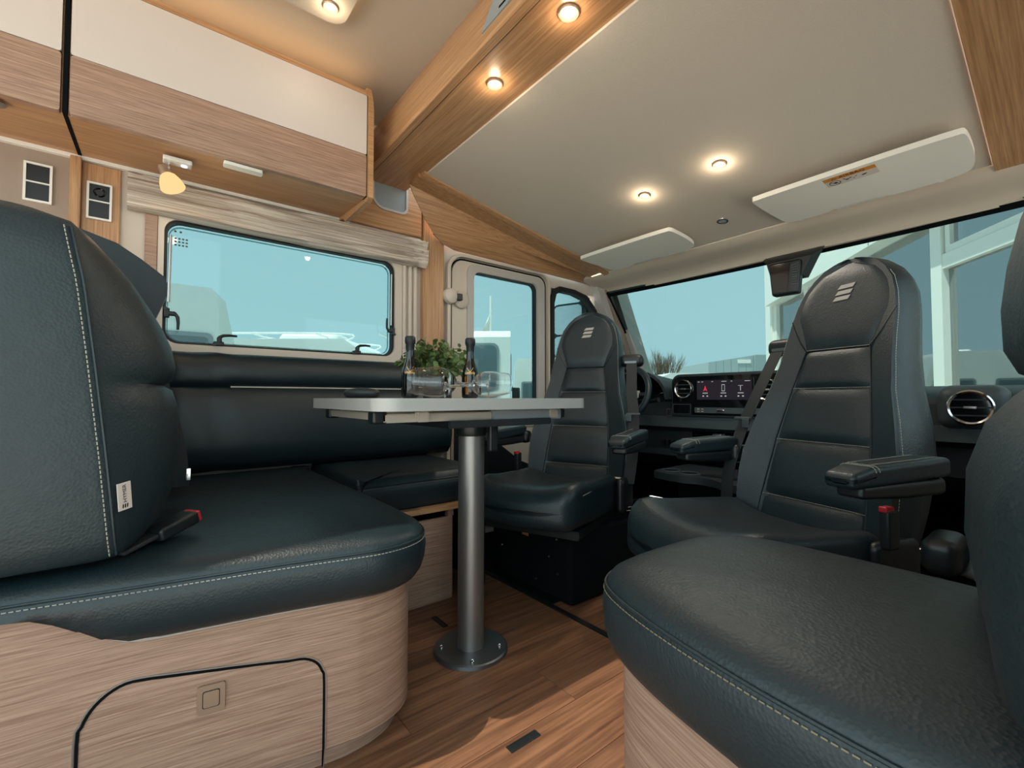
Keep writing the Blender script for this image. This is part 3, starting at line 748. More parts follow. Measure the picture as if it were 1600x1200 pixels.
box(b_ := B(), (-1.99, .44, .0), (-1.03, .47, .32)); finish('front_panel', b_, 'oak_pale_x', lb)
box(b_ := B(), (-1.99, -.42, .30), (-1.0, .44, .32)); finish('seat_board', b_, 'oak_pale', lb)
# hatch: black joint line and slightly proud panel following the curved side
def facew(u, v, w): q = face_at(u, w); return Vector((q.x, q.y, v))
hz = lambda y: .262-(y+.03)*.085
hp = [(-.082, .02), (-.082, .19), (-.077, .215), (-.066, .237), (-.048, .254), (-.026, .263), (.0, .262)]+[(.0+.0235*k, .262-.0033*k) for k in range(1, 9)]+[(.205, .233), (.232, .230), (.252, .218), (.262, .200), (.266, .175), (.266, .02)]
def strip_along(pts, wid, P, w0, w1):
    bm = B(); n = len(pts); rows = []
    for i, p in enumerate(pts):
        a, b = Vector(pts[max(0, i-1)]), Vector(pts[min(n-1, i+1)]); t = (b-a).normalized(); nn = Vector((-t.y, t.x))*wid/2; p = Vector(p)
        rows.append([P(*(p-nn), w0), P(*(p+nn), w0), P(*(p+nn), w1), P(*(p-nn), w1)])
    return loft(bm, rows)
hp = [(q.x, q.y) for q in spline([Vector((u, v, 0)) for u, v in hp], 3)]
hatch = finish('hatch_joint', strip_along(hp, .0042, facew, -.004, .0008), 'black_matte', lb)
finish('hatch_edge', strip_along(offset(hp[::-1], -.004)[::-1], .0022, facew, -.004, .0010), 'satin_metal', lb)
lt = finish('push_latch', bevel(prism(B(), rrect(.068, .181, .108, .228, .004, 3), facew, 0, .004), .001, 1), 'bronze', lb)
finish('latch_gap', ring(B(), rrect(.0755, .190, .1005, .219, .003, 3), rrect(.0768, .1913, .0992, .2177, .003, 3), facew, .0035, .0046), 'ink', lt)
finish('latch_button', prism(B(), rrect(.0768, .1913, .0992, .2177, .003, 3), facew, .003, .0052), 'bronze', lt)

def seat_cushion(name, outline, z0, z1, label, cat, base, mat='leather', crown=.012, follow=None, ins=1, stitch='stitch', group=None):
    t = thing(name, label, cat, base, 0, group)
    h = z1-z0
    prof = [(.042*ins, z0), (.034*ins, z0+.004), (.020*ins, z0+.014), (.009*ins, z0+.029), (.002*ins, z0+.05), (-.001, z0+h*.62), (.001, z1-.036), (.004, z1-.028), (.0055, z1-.0245), (.006, z1-.021), (.012, z1-.012), (.012+.014*ins, z1-.004), (.012+.030*ins, z1), (.012+.055*ins, z1+.003)]
    o = ccw(outline)
    bm = slab(B(), o, prof, PZ(0), crown, 5)
    if follow:
        for v in bm.verts: v.co.z = max(v.co.z, min(z1-.03, follow(v.co.y)+.002)) if v.co.z < z1-.03 else v.co.z
    finish('cushion', bm, mat, t, smooth=80)
    loop = [Vector((u, v, z1-.024)) for u, v in offset(o, .0035)]
    finish('piping', tube(B(), loop, .0022, 6, closed=True), mat, t)
    lo = [Vector((u, v, z1-.031)) for u, v in offset(o, .0012)]
    finish('stitching', stitches(B(), lo+lo[:1], .0075, .0050, .0009), stitch, t, kind='stuff')
    return t
out_lb = spline([(-1.985, -.40), (-1.4, -.42), (-1.0, -.40), (-.965, -.30), (-.950, -.16), (-.925, -.026), (-.890, .175), (-.862, .300), (-.853, .36), (-.862, .415), (-.890, .46), (-.945, .492), (-1.05, .505), (-1.35, .508), (-1.75, .505), (-1.985, .505)], 5)
out_lb = [(p.x, p.y) for p in out_lb]
lbc = seat_cushion('bench_cushion', out_lb, .322, .448, 'dark leather seat cushion with rounded corner on left bench', 'cushion', (-1.2, .1, .325), crown=.010, follow=ztop)
# ---- aisle backrest on the left bench
def bench_back(name, label, xs, xe, yshift, group, tag=True, loc=None, top=1.02):
    t = thing(name, label, 'cushion', loc, 0, group)
    fr = [(.463, -.045), (.47, -.015), (.50, .012), (.55, .030), (.62, .038), (.70, .036), (.745, .022), (.78, .030), (.83, .020), (.88, -.005), (.93, -.035), (.97, -.066), (.995, -.09), (1.012, -.115), (1.02, -.15)]
    sm = [(.463, -.05), (.47, -.038), (.62, -.052), (.78, -.070), (.90, -.085), (1.0, -.105), (1.02, -.16)]
    bk = [(.463, -.27), (.6, -.29), (.9, -.32), (1.0, -.31), (1.02, -.26)]
    wid = [(.463, .02), (.48, .005), (.6, 0), (.85, .008), (.95, .018), (1.0, .035), (1.02, .06)]
    zs = [.463, .466, .475, .50, .54, .58, .62, .66, .70, .735, .745, .755, .78, .82, .86, .90, .93, .955, .975, .99, 1.003, 1.012, 1.018, 1.02]
    s = 1 if xs > xe else -1
    rings = []
    for z in zs:
        f, q, b, w = lerp_table(fr, z)+yshift, lerp_table(sm, z)+yshift, lerp_table(bk, z)+yshift, lerp_table(wid, z)
        a, c = xs-s*w, xe+s*w
        pinch = .012 if abs(z-.745) < .004 else 0
        pts = []
        pts += [(a-s*.02, b), (a-s*.004, b+.02), (a, b+.06), (a+s*.003, (b+q)/2), (a, q-.02), (a-s*.004, q-.006), (a-s*.010, q+.004)]
        for k in range(1, 10):
            u = k/10; bul = (1-abs(2*u-1)**3.2)
            pts.append((a-s*.010+(c-a+s*.020)*u, q+.004+(f-q)*bul-pinch*bul))
        pts += [(c+s*.010, q+.004), (c+s*.004, q-.006), (c, q-.02), (c-s*.003, (b+q)/2), (c, b+.06), (c+s*.02, b)]
        rings.append([Vector((x, y, z)) for x, y in pts])
    finish('shell', loft(B(), rings), 'leather_coarse', t, smooth=75)
    sp = [Vector((xs-s*(lerp_table(wid, z)+.0005)+s*.001, lerp_table(sm, z)+yshift-.012, z)) for z in [.47+.0275*k for k in range(20)]]
    finish('stitching', stitches(B(), sp, .0075, .005, .0010), 'stitch', t, kind='stuff')
    sp2 = [Vector((xs-s*(lerp_table(wid, z)+.003), lerp_table(sm, z)+yshift-.004, z)) for z in [.47+.0275*k for k in range(20)]]
    finish('piping', tube(B(), sp2, .0022, 6), 'leather', t)
    return t
bb = bench_back('back_cushion', 'large dark leather backrest with pale stitching filling the left picture edge', -.95, -1.37, 0, 'dinette back cushions', loc=(-1.15, -.15, .463))
bb2 = bench_back('back_cushion', 'far window-side leather backrest half hidden behind the near one', -1.45, -1.87, .0, 'dinette back cushions', loc=(-1.65, -.13, .463))
# fabric tag on the front face
tg = frame_mat(Vector((-.9660, -.0345, .562)), (-.76, .65, .08), (-.02, -.02, 1))
tag_bm = B(); merge(tag_bm, box(B(), (-.012, -.022, 0), (.012, .022, .0015)), tg)
tag = finish('fabric_tag', tag_bm, 'label_white', bb, label='white woven tag reading HYMER')
tb = text_bm('HYMER', .0092); bmesh.ops.transform(tb, matrix=tg @ Matrix.Translation((.0, .0045, .0018)) @ Matrix.Rotation(R(90), 4, 'Z'), verts=tb.verts); finish('tag_print', tb, 'ink', tag)
bm = B()
for k in range(3): merge(bm, prism(B(), [(-.006+k*.004, -.0185), (-.004+k*.004, -.0185), (-.003+k*.004, -.0125), (-.005+k*.004, -.0125)], PZ(.0016), 0, .0004), tg)
finish('tag_emblem', bm, 'ink', tag)
# dark shoulder wing of the window seat
wg = thing('shoulder_wing', 'smooth black pointed shoulder panel behind the near backrest', 'seat panel', (-1.5, -.02, .85))
wing = [(-.20, 1.11), (-.14, 1.105), (-.075, 1.085), (-.03, 1.055), (.012, 1.022), (.021, 1.005), (.021, .975), (.0, .915), (-.02, .88), (-.10, .86), (-.20, .88)]
finish('panel', bevel(prism(B(), [(y, z) for y, z in wing], PX(-1.43), 0, .03), .008, 2), 'leather_dark', wg)
finish('bracket', softbox(B(), (-1.405, -.12, .80), (.024, .05, .20), .01), 'black_plastic', wg)
# belts and buckles of the bench
def buckle(loc, d, label, s=1, stem=.05):
    t = thing('belt_buckle', label, 'buckle', loc, 0, 'seat belt buckles')
    m = axis_mat(loc, d) @ Matrix.Scale(s, 4)
    b_ = B(); softbox(b_, (0, 0, 0), (.044, .024, .075), .006, n=3, mat=m @ Matrix.Translation((0, 0, .01))); finish('housing', b_, 'black_plastic', t)
    b_ = B(); softbox(b_, (0, 0, 0), (.036, .021, .020), .003, n=2, mat=m @ Matrix.Translation((0, .0, .044))); finish('release_button', b_, 'red_plastic', t)
    b_ = B(); softbox(b_, (0, 0, 0), (.030, .008, .07), .003, n=2, mat=m @ Matrix.Translation((0, 0, -.05))); finish('stalk', b_, 'belt', t)
buckle((-1.065, .025, .478), (-.5, .72, .22), 'black buckle with red button beside the near backrest')
buckle((-1.60, .035, .480), (-.1, .6, .5), 'small red buckle in the dark gap between bench seats', .8)
bs_ = thing('seat_belt', 'dark belt with metal tongue hanging beside the near backrest', 'belt', (-1.40, .02, .463))
bm = B(); loft(bm, [[p+Vector((.0, -.02, 0)), p+Vector((.0, .02, 0)), p+Vector((-.002, .02, 0)), p+Vector((-.002, -.02, 0))] for p in spline([(-1.395, -.05, .93), (-1.392, .010, .75), (-1.395, .045, .60), (-1.40, .055, .50)], 6)]); finish('webbing', bm, 'belt', bs_)
finish('tongue', softbox(B(), (-1.39, .072, .53), (.004, .010, .03), .0015, n=2), 'chrome', bs_)

# ================================================================ SIDE BENCH ON THE LEFT WALL
sb = thing('side_bench', 'low oak side bench base with open slot under the window', 'bench', (-1.7, .8, 0))
finish('front_panel', box(B(), (-1.452, .515, 0), (-1.436, .862, .292), .001), 'oak_pale', sb)
finish('top_rail', box(B(), (-1.46, .515, .318), (-1.425, 1.03, .336), .002), 'oak_warm', sb)
finish('support', box(B(), (-1.462, .845, .292), (-1.44, .868, .318)), 'oak_pale', sb)
finish('seat_board', box(B(), (-1.99, .515, .318), (-1.46, 1.03, .334)), 'oak_pale', sb)
finish('end_panel', box(B(), (-1.99, 1.012, 0), (-1.47, 1.03, .318)), 'black_plastic', sb)
finish('inner_box', box(B(), (-1.99, .53, 0), (-1.60, .90, .30)), 'black_matte', sb)
osb = [(p.x, p.y) for p in spline([(-1.985, .512), (-1.70, .512), (-1.48, .512), (-1.452, .53), (-1.45, .56), (-1.455, .85), (-1.462, .97), (-1.48, 1.015), (-1.53, 1.035), (-1.80, 1.035), (-1.985, 1.035)], 5)]
seat_cushion('bench_cushion', osb, .336, .452, 'dark leather side cushion below the window behind the table leg', 'cushion', (-1.7, .8, .336), crown=.008, stitch='stitch_gold', ins=.25)
# wall bolster
wb_ = thing('wall_bolster', 'long padded leather bolster with pale seam below the window', 'backrest', (-1.93, .55, .45))
prof = [(-1.995, .458), (-1.90, .462), (-1.862, .50), (-1.852, .56), (-1.855, .64), (-1.868, .715), (-1.885, .752), (-1.898, .760), (-1.885, .768), (-1.872, .785), (-1.868, .815), (-1.878, .850), (-1.905, .875), (-1.95, .884), (-1.995, .884)]
rows = []
for k in range(47):
    y = .0+1.145*k/46; e = max(0, 1-min(y-0, 1.145-y)/.05)
    row = []
    for j, (x, z) in enumerate(prof):
        fold = .006*math.sin(y*38+j*1.1)*max(0, 1-abs(y-.17)/.12)*(.3 if j in (7,) else 1)
        pin = 0 if y > .19 else -.016*(1-y/.19) if j in (6, 7, 8) else 0
        row.append(Vector((x-(x+1.995)*.55*e*e+(fold if 1 < j < 14 else 0)-pin, y, z+fold*.4)))
    rows.append(row)
finish('padding', loft(B(), rows), 'leather', wb_, smooth=75)
finish('pale_seam', tube(B(), [(-1.892, y, .7605) for y in [.215+.09*k for k in range(11)]], .0028, 6), 'label_white', wb_)

# ================================================================ RIGHT BENCH
rbn = thing('side_seat_base', 'pale oak seat base at right foreground', 'bench', (-.15, .70, 0))
o2 = [(p.x, p.y) for p in spline([(.19, .44), (-.05, .455), (-.24, .496), (-.36, .528), (-.415, .548), (-.445, .57), (-.457, .605), (-.462, .70), (-.455, .80), (-.43, .84), (-.38, .85), (.0, .85), (.19, .85)], 5)]
rb_o = ccw(o2)
finish('side_panel', slab(B(), rb_o, [(0, .0), (0, .16), (0, .326), (.002, .330), (.02, .330)], PZ(0), 0, 3), 'oak_pale_x', rbn)
finish('edge_band', tube(B(), [Vector((u, v, .331)) for u, v in rb_o], .003, 6, closed=True), 'black_matte', rbn)
out_rb = [(p.x, p.y) for p in spline([(.185, .50), (.18, .455), (.15, .430), (.10, .427), (.0, .43), (-.10, .437), (-.20, .449), (-.31, .472), (-.39, .497), (-.445, .526), (-.472, .565), (-.482, .62), (-.480, .71), (-.472, .79), (-.45, .85), (-.41, .885), (-.34, .905), (-.20, .908), (.0, .90), (.10, .898), (.15, .894), (.18, .87), (.185, .82)], 5)]
seat_cushion('bench_cushion', out_rb, .332, .468, 'large dark leather seat cushion in right foreground', 'cushion', (-.15, .66, .332), 'leather_coarse', crown=.010, stitch='stitch_gold', ins=.9)
rk = thing('back_cushion', 'dark grained leather backrest cut by the right picture edge', 'cushion', (.05, .67, .47), 0, 'dinette back cushions')
lo = [(-.083, .476), (-.100, .50), (-.108, .56), (-.104, .63), (-.088, .69), (-.062, .722), (-.048, .735)]
up_ = [(-.044, .738), (-.062, .748), (-.072, .775), (-.074, .82), (-.068, .87), (-.056, .92), (-.035, .965), (-.01, .995), (.03, 1.01)]
def rb_part(name, pf, y0, y1, rnd):
    rows = []
    n = 26
    for k in range(n+1):
        y = y0+(y1-y0)*k/n; e = max(0, 1-min(y-y0, y1-y)/rnd); sh = (1-math.sqrt(max(0, 1-e*e)))*.11
        rows.append([Vector((.17, y, pf[0][1]))]+[Vector((min(.165, x+max(0,.88-y)*.15+sh+.003*math.sin(y*40+z*55)*.4), y, z)) for x, z in pf]+[Vector((.17, y, pf[-1][1]))])
    finish(name, loft(B(), rows), 'leather_coarse', rk, smooth=75)
rb_part('lower_pad', lo, .40, .90, .09); rb_part('upper_pad', up_, .43, .86, .10)

# ================================================================ TABLE
tb_ = thing('dining_table', 'grey topped pedestal table with round metal leg', 'table', (-1.108, .727, 0))
finish('tabletop', bevel(prism(B(), rrect(-1.425, .362, -.885, .985, (.035, .05, .05, .05), 8), PZ(.692), 0, .0278), .0015, 2), 'table_top', tb_)
finish('column', lathe(B(), [(.0375, .012), (.0375, .625)], (-1.108, .727, 0), 40), 'aluminium', tb_)
finish('collar', lathe(B(), [(0, .612), (.043, .612), (.046, .62), (.046, .648), (0, .648)], (-1.108, .727, 0), 40), 'black_plastic', tb_)
bp = finish('base_plate', lathe(B(), [(0, .012), (.101, .012), (.105, .009), (.106, .0), (0, 0)], (-1.108, .727, 0), 64), 'plate_metal', tb_)
for a in (40, 118, 228, 310):
    x, y = -1.108+.083*math.cos(R(a-70)), .727+.083*math.sin(R(a-70))
    finish('screw', lathe(B(), [(0, .0150), (.003, .0152), (.0035, .0165), (.0062, .0150), (.0066, .0115)], (x, y, 0), 12), 'chrome', bp)
for y0 in (.48, .90):
    r_ = finish('rail', box(B(), (-1.36, y0, .664), (-.955, y0+.03, .688), .002), 'rail_beige', tb_)
for (x, y) in ((-1.375, .415), (-.985, .395), (-.985, .955)):
    finish('rail_end', softbox(B(), (x, y, .677), (.034, .034, .030), .006, n=2), 'black_plastic', tb_)
finish('side_rail', box(B(), (-.985, .40, .664), (-.968, .70, .684), .002), 'rail_beige', tb_)
finish('side_rail', box(B(), (-1.385, .42, .666), (-1.36, .98, .686), .002), 'rail_beige', tb_)
finish('slide_cover', box(B(), (-.985, .70, .660), (-.962, .95, .690), .003), 'van_grey', tb_)
finish('side_rail', box(B(), (-1.36, .405, .668), (-1.0, .425, .686), .002), 'rail_beige', tb_)
finish('cross_plate', box(B(), (-1.27, .56, .646), (-.95, .90, .664), .003), 'black_plastic', tb_)
finish('lever', softbox(B(), (-1.055, .765, .610), (.020, .030, .085), .006, n=3), 'black_plastic', tb_)
# ================================================================ THINGS ON THE TABLE
TZ = .7198
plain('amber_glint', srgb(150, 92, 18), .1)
def bottle(x, y, label, amber=False):
    t = thing('wine_bottle', label, 'bottle', (x, y, TZ), 0, 'small sparkling wine bottles')
    c = (x, y, TZ)
    finish('glass_body', lathe(B(), [(0, .002), (.022, 0), (.0255, .004), (.0265, .02), (.0265, .062), (.0255, .078), (.0215, .096), (.0165, .112), (.0128, .126), (.0118, .150), (.0118, .168)], c, 36), 'bottle_dark', t)
    finish('foil_cap', lathe(B(), [(.0125, .148), (.0130, .166), (.0155, .170), (.0165, .178), (.0160, .188), (.013, .192), (0, .193)], c, 28), 'leather_dark', t)
    # gold print faces the room
    d = (Vector((0, 0, TZ))-Vector(c)); ang = math.atan2(d.y, d.x)
    def wrap(u, v, w):
        r = lerp_table([(0, .0265), (.062, .0265), (.078, .0255), (.096, .0215), (.112, .0165)], v)+.0002+w; return Vector((x+r*math.cos(ang+u/r), y+r*math.sin(ang+u/r), TZ+v))
    bm = B()
    for sgn in (1, -1): merge(bm, strip_along([(-.010*sgn+.0025*sgn*k, .090-.0018*k+.0004*(k-4)**2) for k in range(9)], .0018, wrap, 0, .0003))
    for k in range(7): prism(bm, rrect(-.0165+k*.0048, .0755, -.0133+k*.0048, .0815, .0004, 1), wrap, 0, .0003)
    finish('gold_print', bm, 'gold_print', t)
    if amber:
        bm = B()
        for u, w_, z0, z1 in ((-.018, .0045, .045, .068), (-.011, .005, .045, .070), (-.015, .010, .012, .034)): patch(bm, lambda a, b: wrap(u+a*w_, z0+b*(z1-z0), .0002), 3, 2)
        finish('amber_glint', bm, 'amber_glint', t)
bottle(-1.290, .620, 'dark sparkling wine bottle left, beside the plant')
bottle(-1.212, .790, 'dark sparkling wine bottle right, in front of door window', True)
# wine glasses lying on their side
GL = [(0, .0), (.033, .0005), (.034, .0015), (.012, .004), (.005, .010), (.0038, .03), (.0038, .075), (.006, .084), (.020, .092), (.034, .108), (.0405, .130), (.0405, .150), (.035, .190), (.0318, .208)]
def lying_glass(p_foot, d, label, s=1):
    t = thing('wine_glass', label, 'wine glass', (p_foot[0], p_foot[1], TZ), 0, 'clear wine glasses lying on table')
    m = axis_mat(p_foot, d) @ Matrix.Scale(s, 4)
    th = .0011
    bowl_o = GL[6:]; bowl_i = [(max(0, r-th), z+(.0025 if r < .03 else 0)) for r, z in GL[8:]]
    finish('foot', lathe(B(), [(0, 0)]+GL[1:5]+[(0, .010)], mat=m, n=40), 'clear_glass', t)
    finish('stem', lathe(B(), [(0, .0101)]+[(.0048, .0101), (.0038, .03), (.0038, .075), (.0058, .0839), (0, .0839)], mat=m, n=16), 'clear_glass', t)
    finish('bowl', lathe(B(), [(0, .084), (.006, .084)]+GL[8:]+bowl_i[::-1]+[(0, .0905)], mat=m, n=48), 'clear_glass', t)
lying_glass((-1.067, .763, TZ+.038), (-.6211, -.7837, .055), 'wine glass lying with its bowl towards the left window', 1.12)
lying_glass((-1.022, .588, TZ+.0305), (.22, .97, .055), 'wine glass lying with its bowl towards the driver seat', .88)
# plant
def plant():
    c = Vector((-1.365, .745, TZ)); t = thing('potted_plant', 'small bushy green plant in a pot on the table', 'plant', c)
    finish('pot', lathe(B(), [(0, 0), (.036, 0), (.045, .075), (.042, .075), (.038, .066), (0, .066)], c, 28), 'pot_dark', t)
    rnd = random.Random(3); bm = B(); st = B()
    for i in range(105):
        a = rnd.uniform(0, 2*math.pi); e = rnd.uniform(.05, 1.35); ln = rnd.uniform(.07, .120)
        d = Vector((math.cos(a)*math.cos(e), math.sin(a)*math.cos(e), math.sin(e))); p0 = c+Vector((math.cos(a)*.02, math.sin(a)*.02, .07)); p1 = p0+d*ln+Vector((0, 0, .012))
        tube(st, [p0, (p0+p1)/2+Vector((0, 0, .006)), p1], .0011, 4)
        for k in range(11):
            f = .35+.65*k/10; q = p0.lerp(p1, f); la = rnd.uniform(0, 6.28); side = d.cross(Vector((math.cos(la), math.sin(la), .3))).normalized()
            ld = (d*.6+side).normalized(); L = rnd.uniform(.016, .025); W = L*.40; nn = ld.cross(Vector((rnd.uniform(-1, 1), rnd.uniform(-1, 1), 1.2))).normalized(); up = nn.cross(ld)
            vs = [q, q+ld*L*.35+nn*W+up*.001, q+ld*L*.75+nn*W*.8, q+ld*L-up*.001, q+ld*L*.75-nn*W*.8, q+ld*L*.35-nn*W+up*.001]
            bm.faces.new([bm.verts.new(v) for v in vs])
    finish('stems', st, 'twig', t, kind='stuff'); finish('foliage', bm, 'leaf', t, smooth=0, kind='stuff')
plant()
# black rounded gadget
gd = thing('black_gadget', 'small rounded black gadget lying on the table edge', 'gadget', (-1.30, .475, TZ))
mg = Matrix.Translation((-1.30, .475, TZ+.0152)) @ Matrix.Rotation(R(-35), 4, 'Z')
finish('shell', softbox(B(), (0, 0, 0), (.055, .10, .030), .0145, lambda p: (p.x*(1-.25*abs(p.y/.05)**2), p.y, (p.z*(1-.45*abs(p.y/.05)**2) if p.z > 0 else p.z)), 4, mat=mg), 'black_plastic', gd)
finish('wheel', lathe(B(), [(0, -.004), (.008, -.004), (.008, .004), (0, .004)], mat=mg @ Matrix.Translation((0, .018, .006)) @ Matrix.Rotation(R(90), 4, 'Y'), n=16), 'black_gloss', gd)

# ================================================================ FRONT SEATS
HW = [(.33, .215), (.45, .228), (.56, .228), (.66, .205), (.74, .180), (.82, .165), (.88, .158), (.95, .152), (1.0, .142), (1.04, .128), (1.075, .104), (1.10, .076), (1.115, .045), (1.122, .012)]
def YF(z): return .012+.205*max(0, (z-.36))/.76
def seat(name, loc, rot, side, label, wide=1, D=.47, arms=(.33, .33), ped=(0, 0)):
    t = thing(name, label, 'seat', (loc[0], loc[1], 0), rot)
    bol = lambda z: lerp_table([(.33, .03), (.5, .05), (.65, .045), (.8, .022), (.95, .012), (1.12, .004)], z)
    def yf(x, z):
        u = min(1, abs(x)/max(.02, lerp_table(HW, z))); return YF(z)-bol(z)*(max(0, u-.5)/.5)**1.3*(1 if u < .93 else 1-(u-.93)/.07*.9)
    zs = [.33, .345, .38, .42, .46, .50, .54, .58, .62, .66, .70, .74, .78, .82, .86, .90, .94, .97, 1.0, 1.02, 1.04, 1.06, 1.075, 1.09, 1.10, 1.11, 1.117, 1.122]
    rings = []
    for z in zs:
        h = lerp_table(HW, z); th = lerp_table([(.33, .10), (.6, .125), (.85, .115), (1.0, .105), (1.08, .085), (1.122, .04)], z); r = []
        us = [-.93, -.8, -.65, -.5, -.3, 0, .3, .5, .65, .8, .93]
        for u in us: r.append(Vector((u*h, yf(u*h, z)+(.006 if abs(u) < .6 else 0), z)))
        y0 = YF(z)
        r += [Vector((.985*h, yf(.985*h, z)+.012, z)), Vector((h, y0+.03, z)), Vector((h, y0+th*.6, z)), Vector((.92*h, y0+th*.93, z)), Vector((.6*h, y0+th*1.02, z)), Vector((0, y0+th*1.05, z)), Vector((-.6*h, y0+th*1.02, z)), Vector((-.92*h, y0+th*.93, z)), Vector((-h, y0+th*.6, z)), Vector((-h, y0+.03, z)), Vector((-.985*h, yf(.985*h, z)+.012, z))]
        rings.append(r)
    back = finish('backrest', loft(B(), rings), 'leather', t, local=True, smooth=70)
    # insert panels
    IW = [(.34, .150), (.43, .146), (.60, .132), (.75, .108), (.86, .088)]
    def panel(nm, z0, z1, w, puff=.010, tilt=0):
        def f(a, b):
            z = z0+(z1-z0)*b; u = 2*a-1; x = u*w(z); k = (1-u**8)*(1-(2*b-1)**8)
            return Vector((x, yf(x, z)+.005-puff*k-.001, z))
        return finish(nm, patch(B(), f, 14, 10), 'leather', back, local=True, smooth=80)
    iw = lambda z: lerp_table(IW, z)-.001
    panel('back_panel', .345, .438, iw); panel('back_panel', .440, .598, iw); panel('back_panel', .600, .748, iw); panel('back_panel', .750, .858, iw)
    hp_ = [(.86, .088), (.90, .105), (.96, .130), (1.0, .128), (1.04, .114), (1.07, .092), (1.09, .068), (1.103, .04), (1.108, .01)]
    head = panel('head_panel', .861, 1.108, lambda z: lerp_table(hp_, z), .012)
    # seams: fine cords between the panels and double stitching along the head edge
    bm = B()
    for z in (.439, .599, .749): stitches(bm, [Vector((x, yf(x, z)+.0005-.001, z)) for x in [-iw(z)*.98+k*iw(z)*1.96/12 for k in range(13)]], .006, .0045, .0007)
    for s in (-1, 1):
        for o_ in (0, .008):
            pth = [Vector((s*(lerp_table(HW, z)*.965-o_), yf(lerp_table(HW, z)*.95, z)+.002, z)) for z in [.42+.02*k for k in range(33)]]
            stitches(bm, pth, .007, .005, .0008)
    finish('stitching', bm, 'stitch', back, local=True, kind='stuff')
    bm = B()
    for s in (-1, 1):
        tube(bm, [Vector((s*lerp_table(IW, z), yf(lerp_table(IW, z), z)+.001, z)) for z in [.345+.0257*k for k in range(21)]], .0022, 5)
        tube(bm, spline([Vector((s*.088, yf(.088, .86), .86)), Vector((s*.112, yf(.112, .895), .895)), Vector((s*.142, yf(.142, .955), .955))], 6), .0022, 5)
    for z in (.86,): tube(bm, [Vector((x, yf(x, z)+.002, z)) for x in [-.088+k*.0176 for k in range(11)]], .0022, 5)
    finish('seam_cord', bm, 'leather_dark', back, local=True)
    # emblem: three slanted bars
    for k in range(3):
        z = .998+k*.017; x0 = -.030+k*.0045+.006
        q = [(x0-.006+.004, z), (x0+.036+.004, z+.001), (x0+.042+.004, z+.0125), (x0+.006, z+.0115)]
        bm = B(); prism(bm, q, lambda u, v, w: Vector((u, yf(u, v)-.0085-w, v)), 0, .0012); finish('emblem_bar', bm, 'silver_print', head, local=True)
    # cushion
    W = .40*wide
    def cdef(p):
        u = p.x/(W/2); v = p.y/(D/2); z = p.z
        if z > 0: z += .030*abs(u)**3*(1-max(0, -v)**4*.5)-.012*(1-u*u)+.010*math.exp(-((v+.7)/.25)**2)-.012*max(0, -v-.75)*4
        x = p.x*(1-.05*max(0, -v)); y = p.y+(-.03*(1-u*u) if v < 0 else 0)*min(1, -v)
        return (x, y, z)
    cu_ = finish('seat_cushion', softbox(B(), (0, 0, 0), (W, D, .135), .045, cdef, 9, mat=Matrix.Translation((0, -.01-D/2, .350)) @ Matrix.Rotation(R(-3), 4, 'X')), 'leather', t, local=True, smooth=80)
    bm = B()
    for s in (-1, 1):
        base_path = [Vector((s*(W/2-.010), -.05-.035*k, .400+.006*math.sin(k*.35)+.0018*k)) for k in range(11)]
        stitches(bm, base_path, .006, .0045, .0009); stitches(bm, [p+Vector((s*.006, 0, -.011)) for p in base_path], .006, .0045, .0009)
    finish('stitching', bm, 'stitch', cu_, local=True, kind='stuff')
    # armrests
    for s, AL in zip((-1, 1), arms):
        y1_ = .04; yc = y1_-AL/2; y0_ = y1_-AL
        ar = finish('armrest', softbox(B(), (0, 0, 0), (.068, AL, .040), .011, lambda p: (p.x*(1-.12*max(0, (-p.y-AL*.3)/(AL*.2))**2), p.y, p.z+.010*(p.y/AL+.5)-(.012*max(0, (-p.y-AL*.32)/(AL*.18)) if p.z > 0 else 0)), 6, mat=Matrix.Translation((s*.272, yc, .567))), 'leather', t, local=True, smooth=60)
        finish('armrest_shell', softbox(B(), (0, 0, 0), (.056, AL*.88, .036), .012, lambda p: (p.x, p.y, p.z*(1-.5*max(0, -p.y/AL*2)) if p.z < 0 else p.z), 5, mat=Matrix.Translation((s*.272, yc+AL*.04, .537))), 'black_plastic', ar, local=True)
        bm = B()
        for dx in (-.020, .020): stitches(bm, [Vector((s*.272+dx, y0_+AL*(.2+.075*k), .5893+.010*(.2+.075*k))) for k in range(10)], .006, .0045, .0008)
        for dy in (.055, .066):
            f_ = dy/AL; stitches(bm, [Vector((s*.272+u, y0_+dy, .567+.010*f_+v)) for u, v in rrect(-.0345, -.0205, .0345, .0205, .011, 4)[:10]], .005, .0038, .0008)
        finish('stitching', bm, 'stitch', ar, local=True, kind='stuff')
        finish('armrest_pivot', softbox(B(), (s*.245, .04, .545), (.04, .055, .055), .016, n=3), 'black_plastic', ar, local=True)
    # frame, pedestal
    finish('side_shell', softbox(B(), (side*.222, -.01, .345), (.032, .15, .13), .02, n=3), 'black_plastic', t, local=True)
    finish('side_shell', softbox(B(), (-side*.222, -.01, .345), (.032, .15, .13), .02, n=3), 'black_plastic', t, local=True)
    rm = Matrix.Rotation(-rot, 4, 'Z'); pc = rm @ (Vector((ped[0], ped[1], 0))-Vector((loc[0], loc[1], 0))); pm = Matrix.Translation(pc) @ rm
    pd = finish('pedestal', softbox(B(), (0, 0, 0), (.46, .40, .25), .015, n=2, mat=pm @ Matrix.Translation((0, 0, .130))), 'black_matte', t, local=True)
    finish('slide_rail', box(B(), (-.18, -.40, .256), (.18, .0, .285), .003), 'black_plastic', t, local=True)
    finish('rating_label', merge(B(), box(B(), (-.03, -.2022, .195), (.005, -.1995, .212)), pm), 'amber_label', pd, local=True)
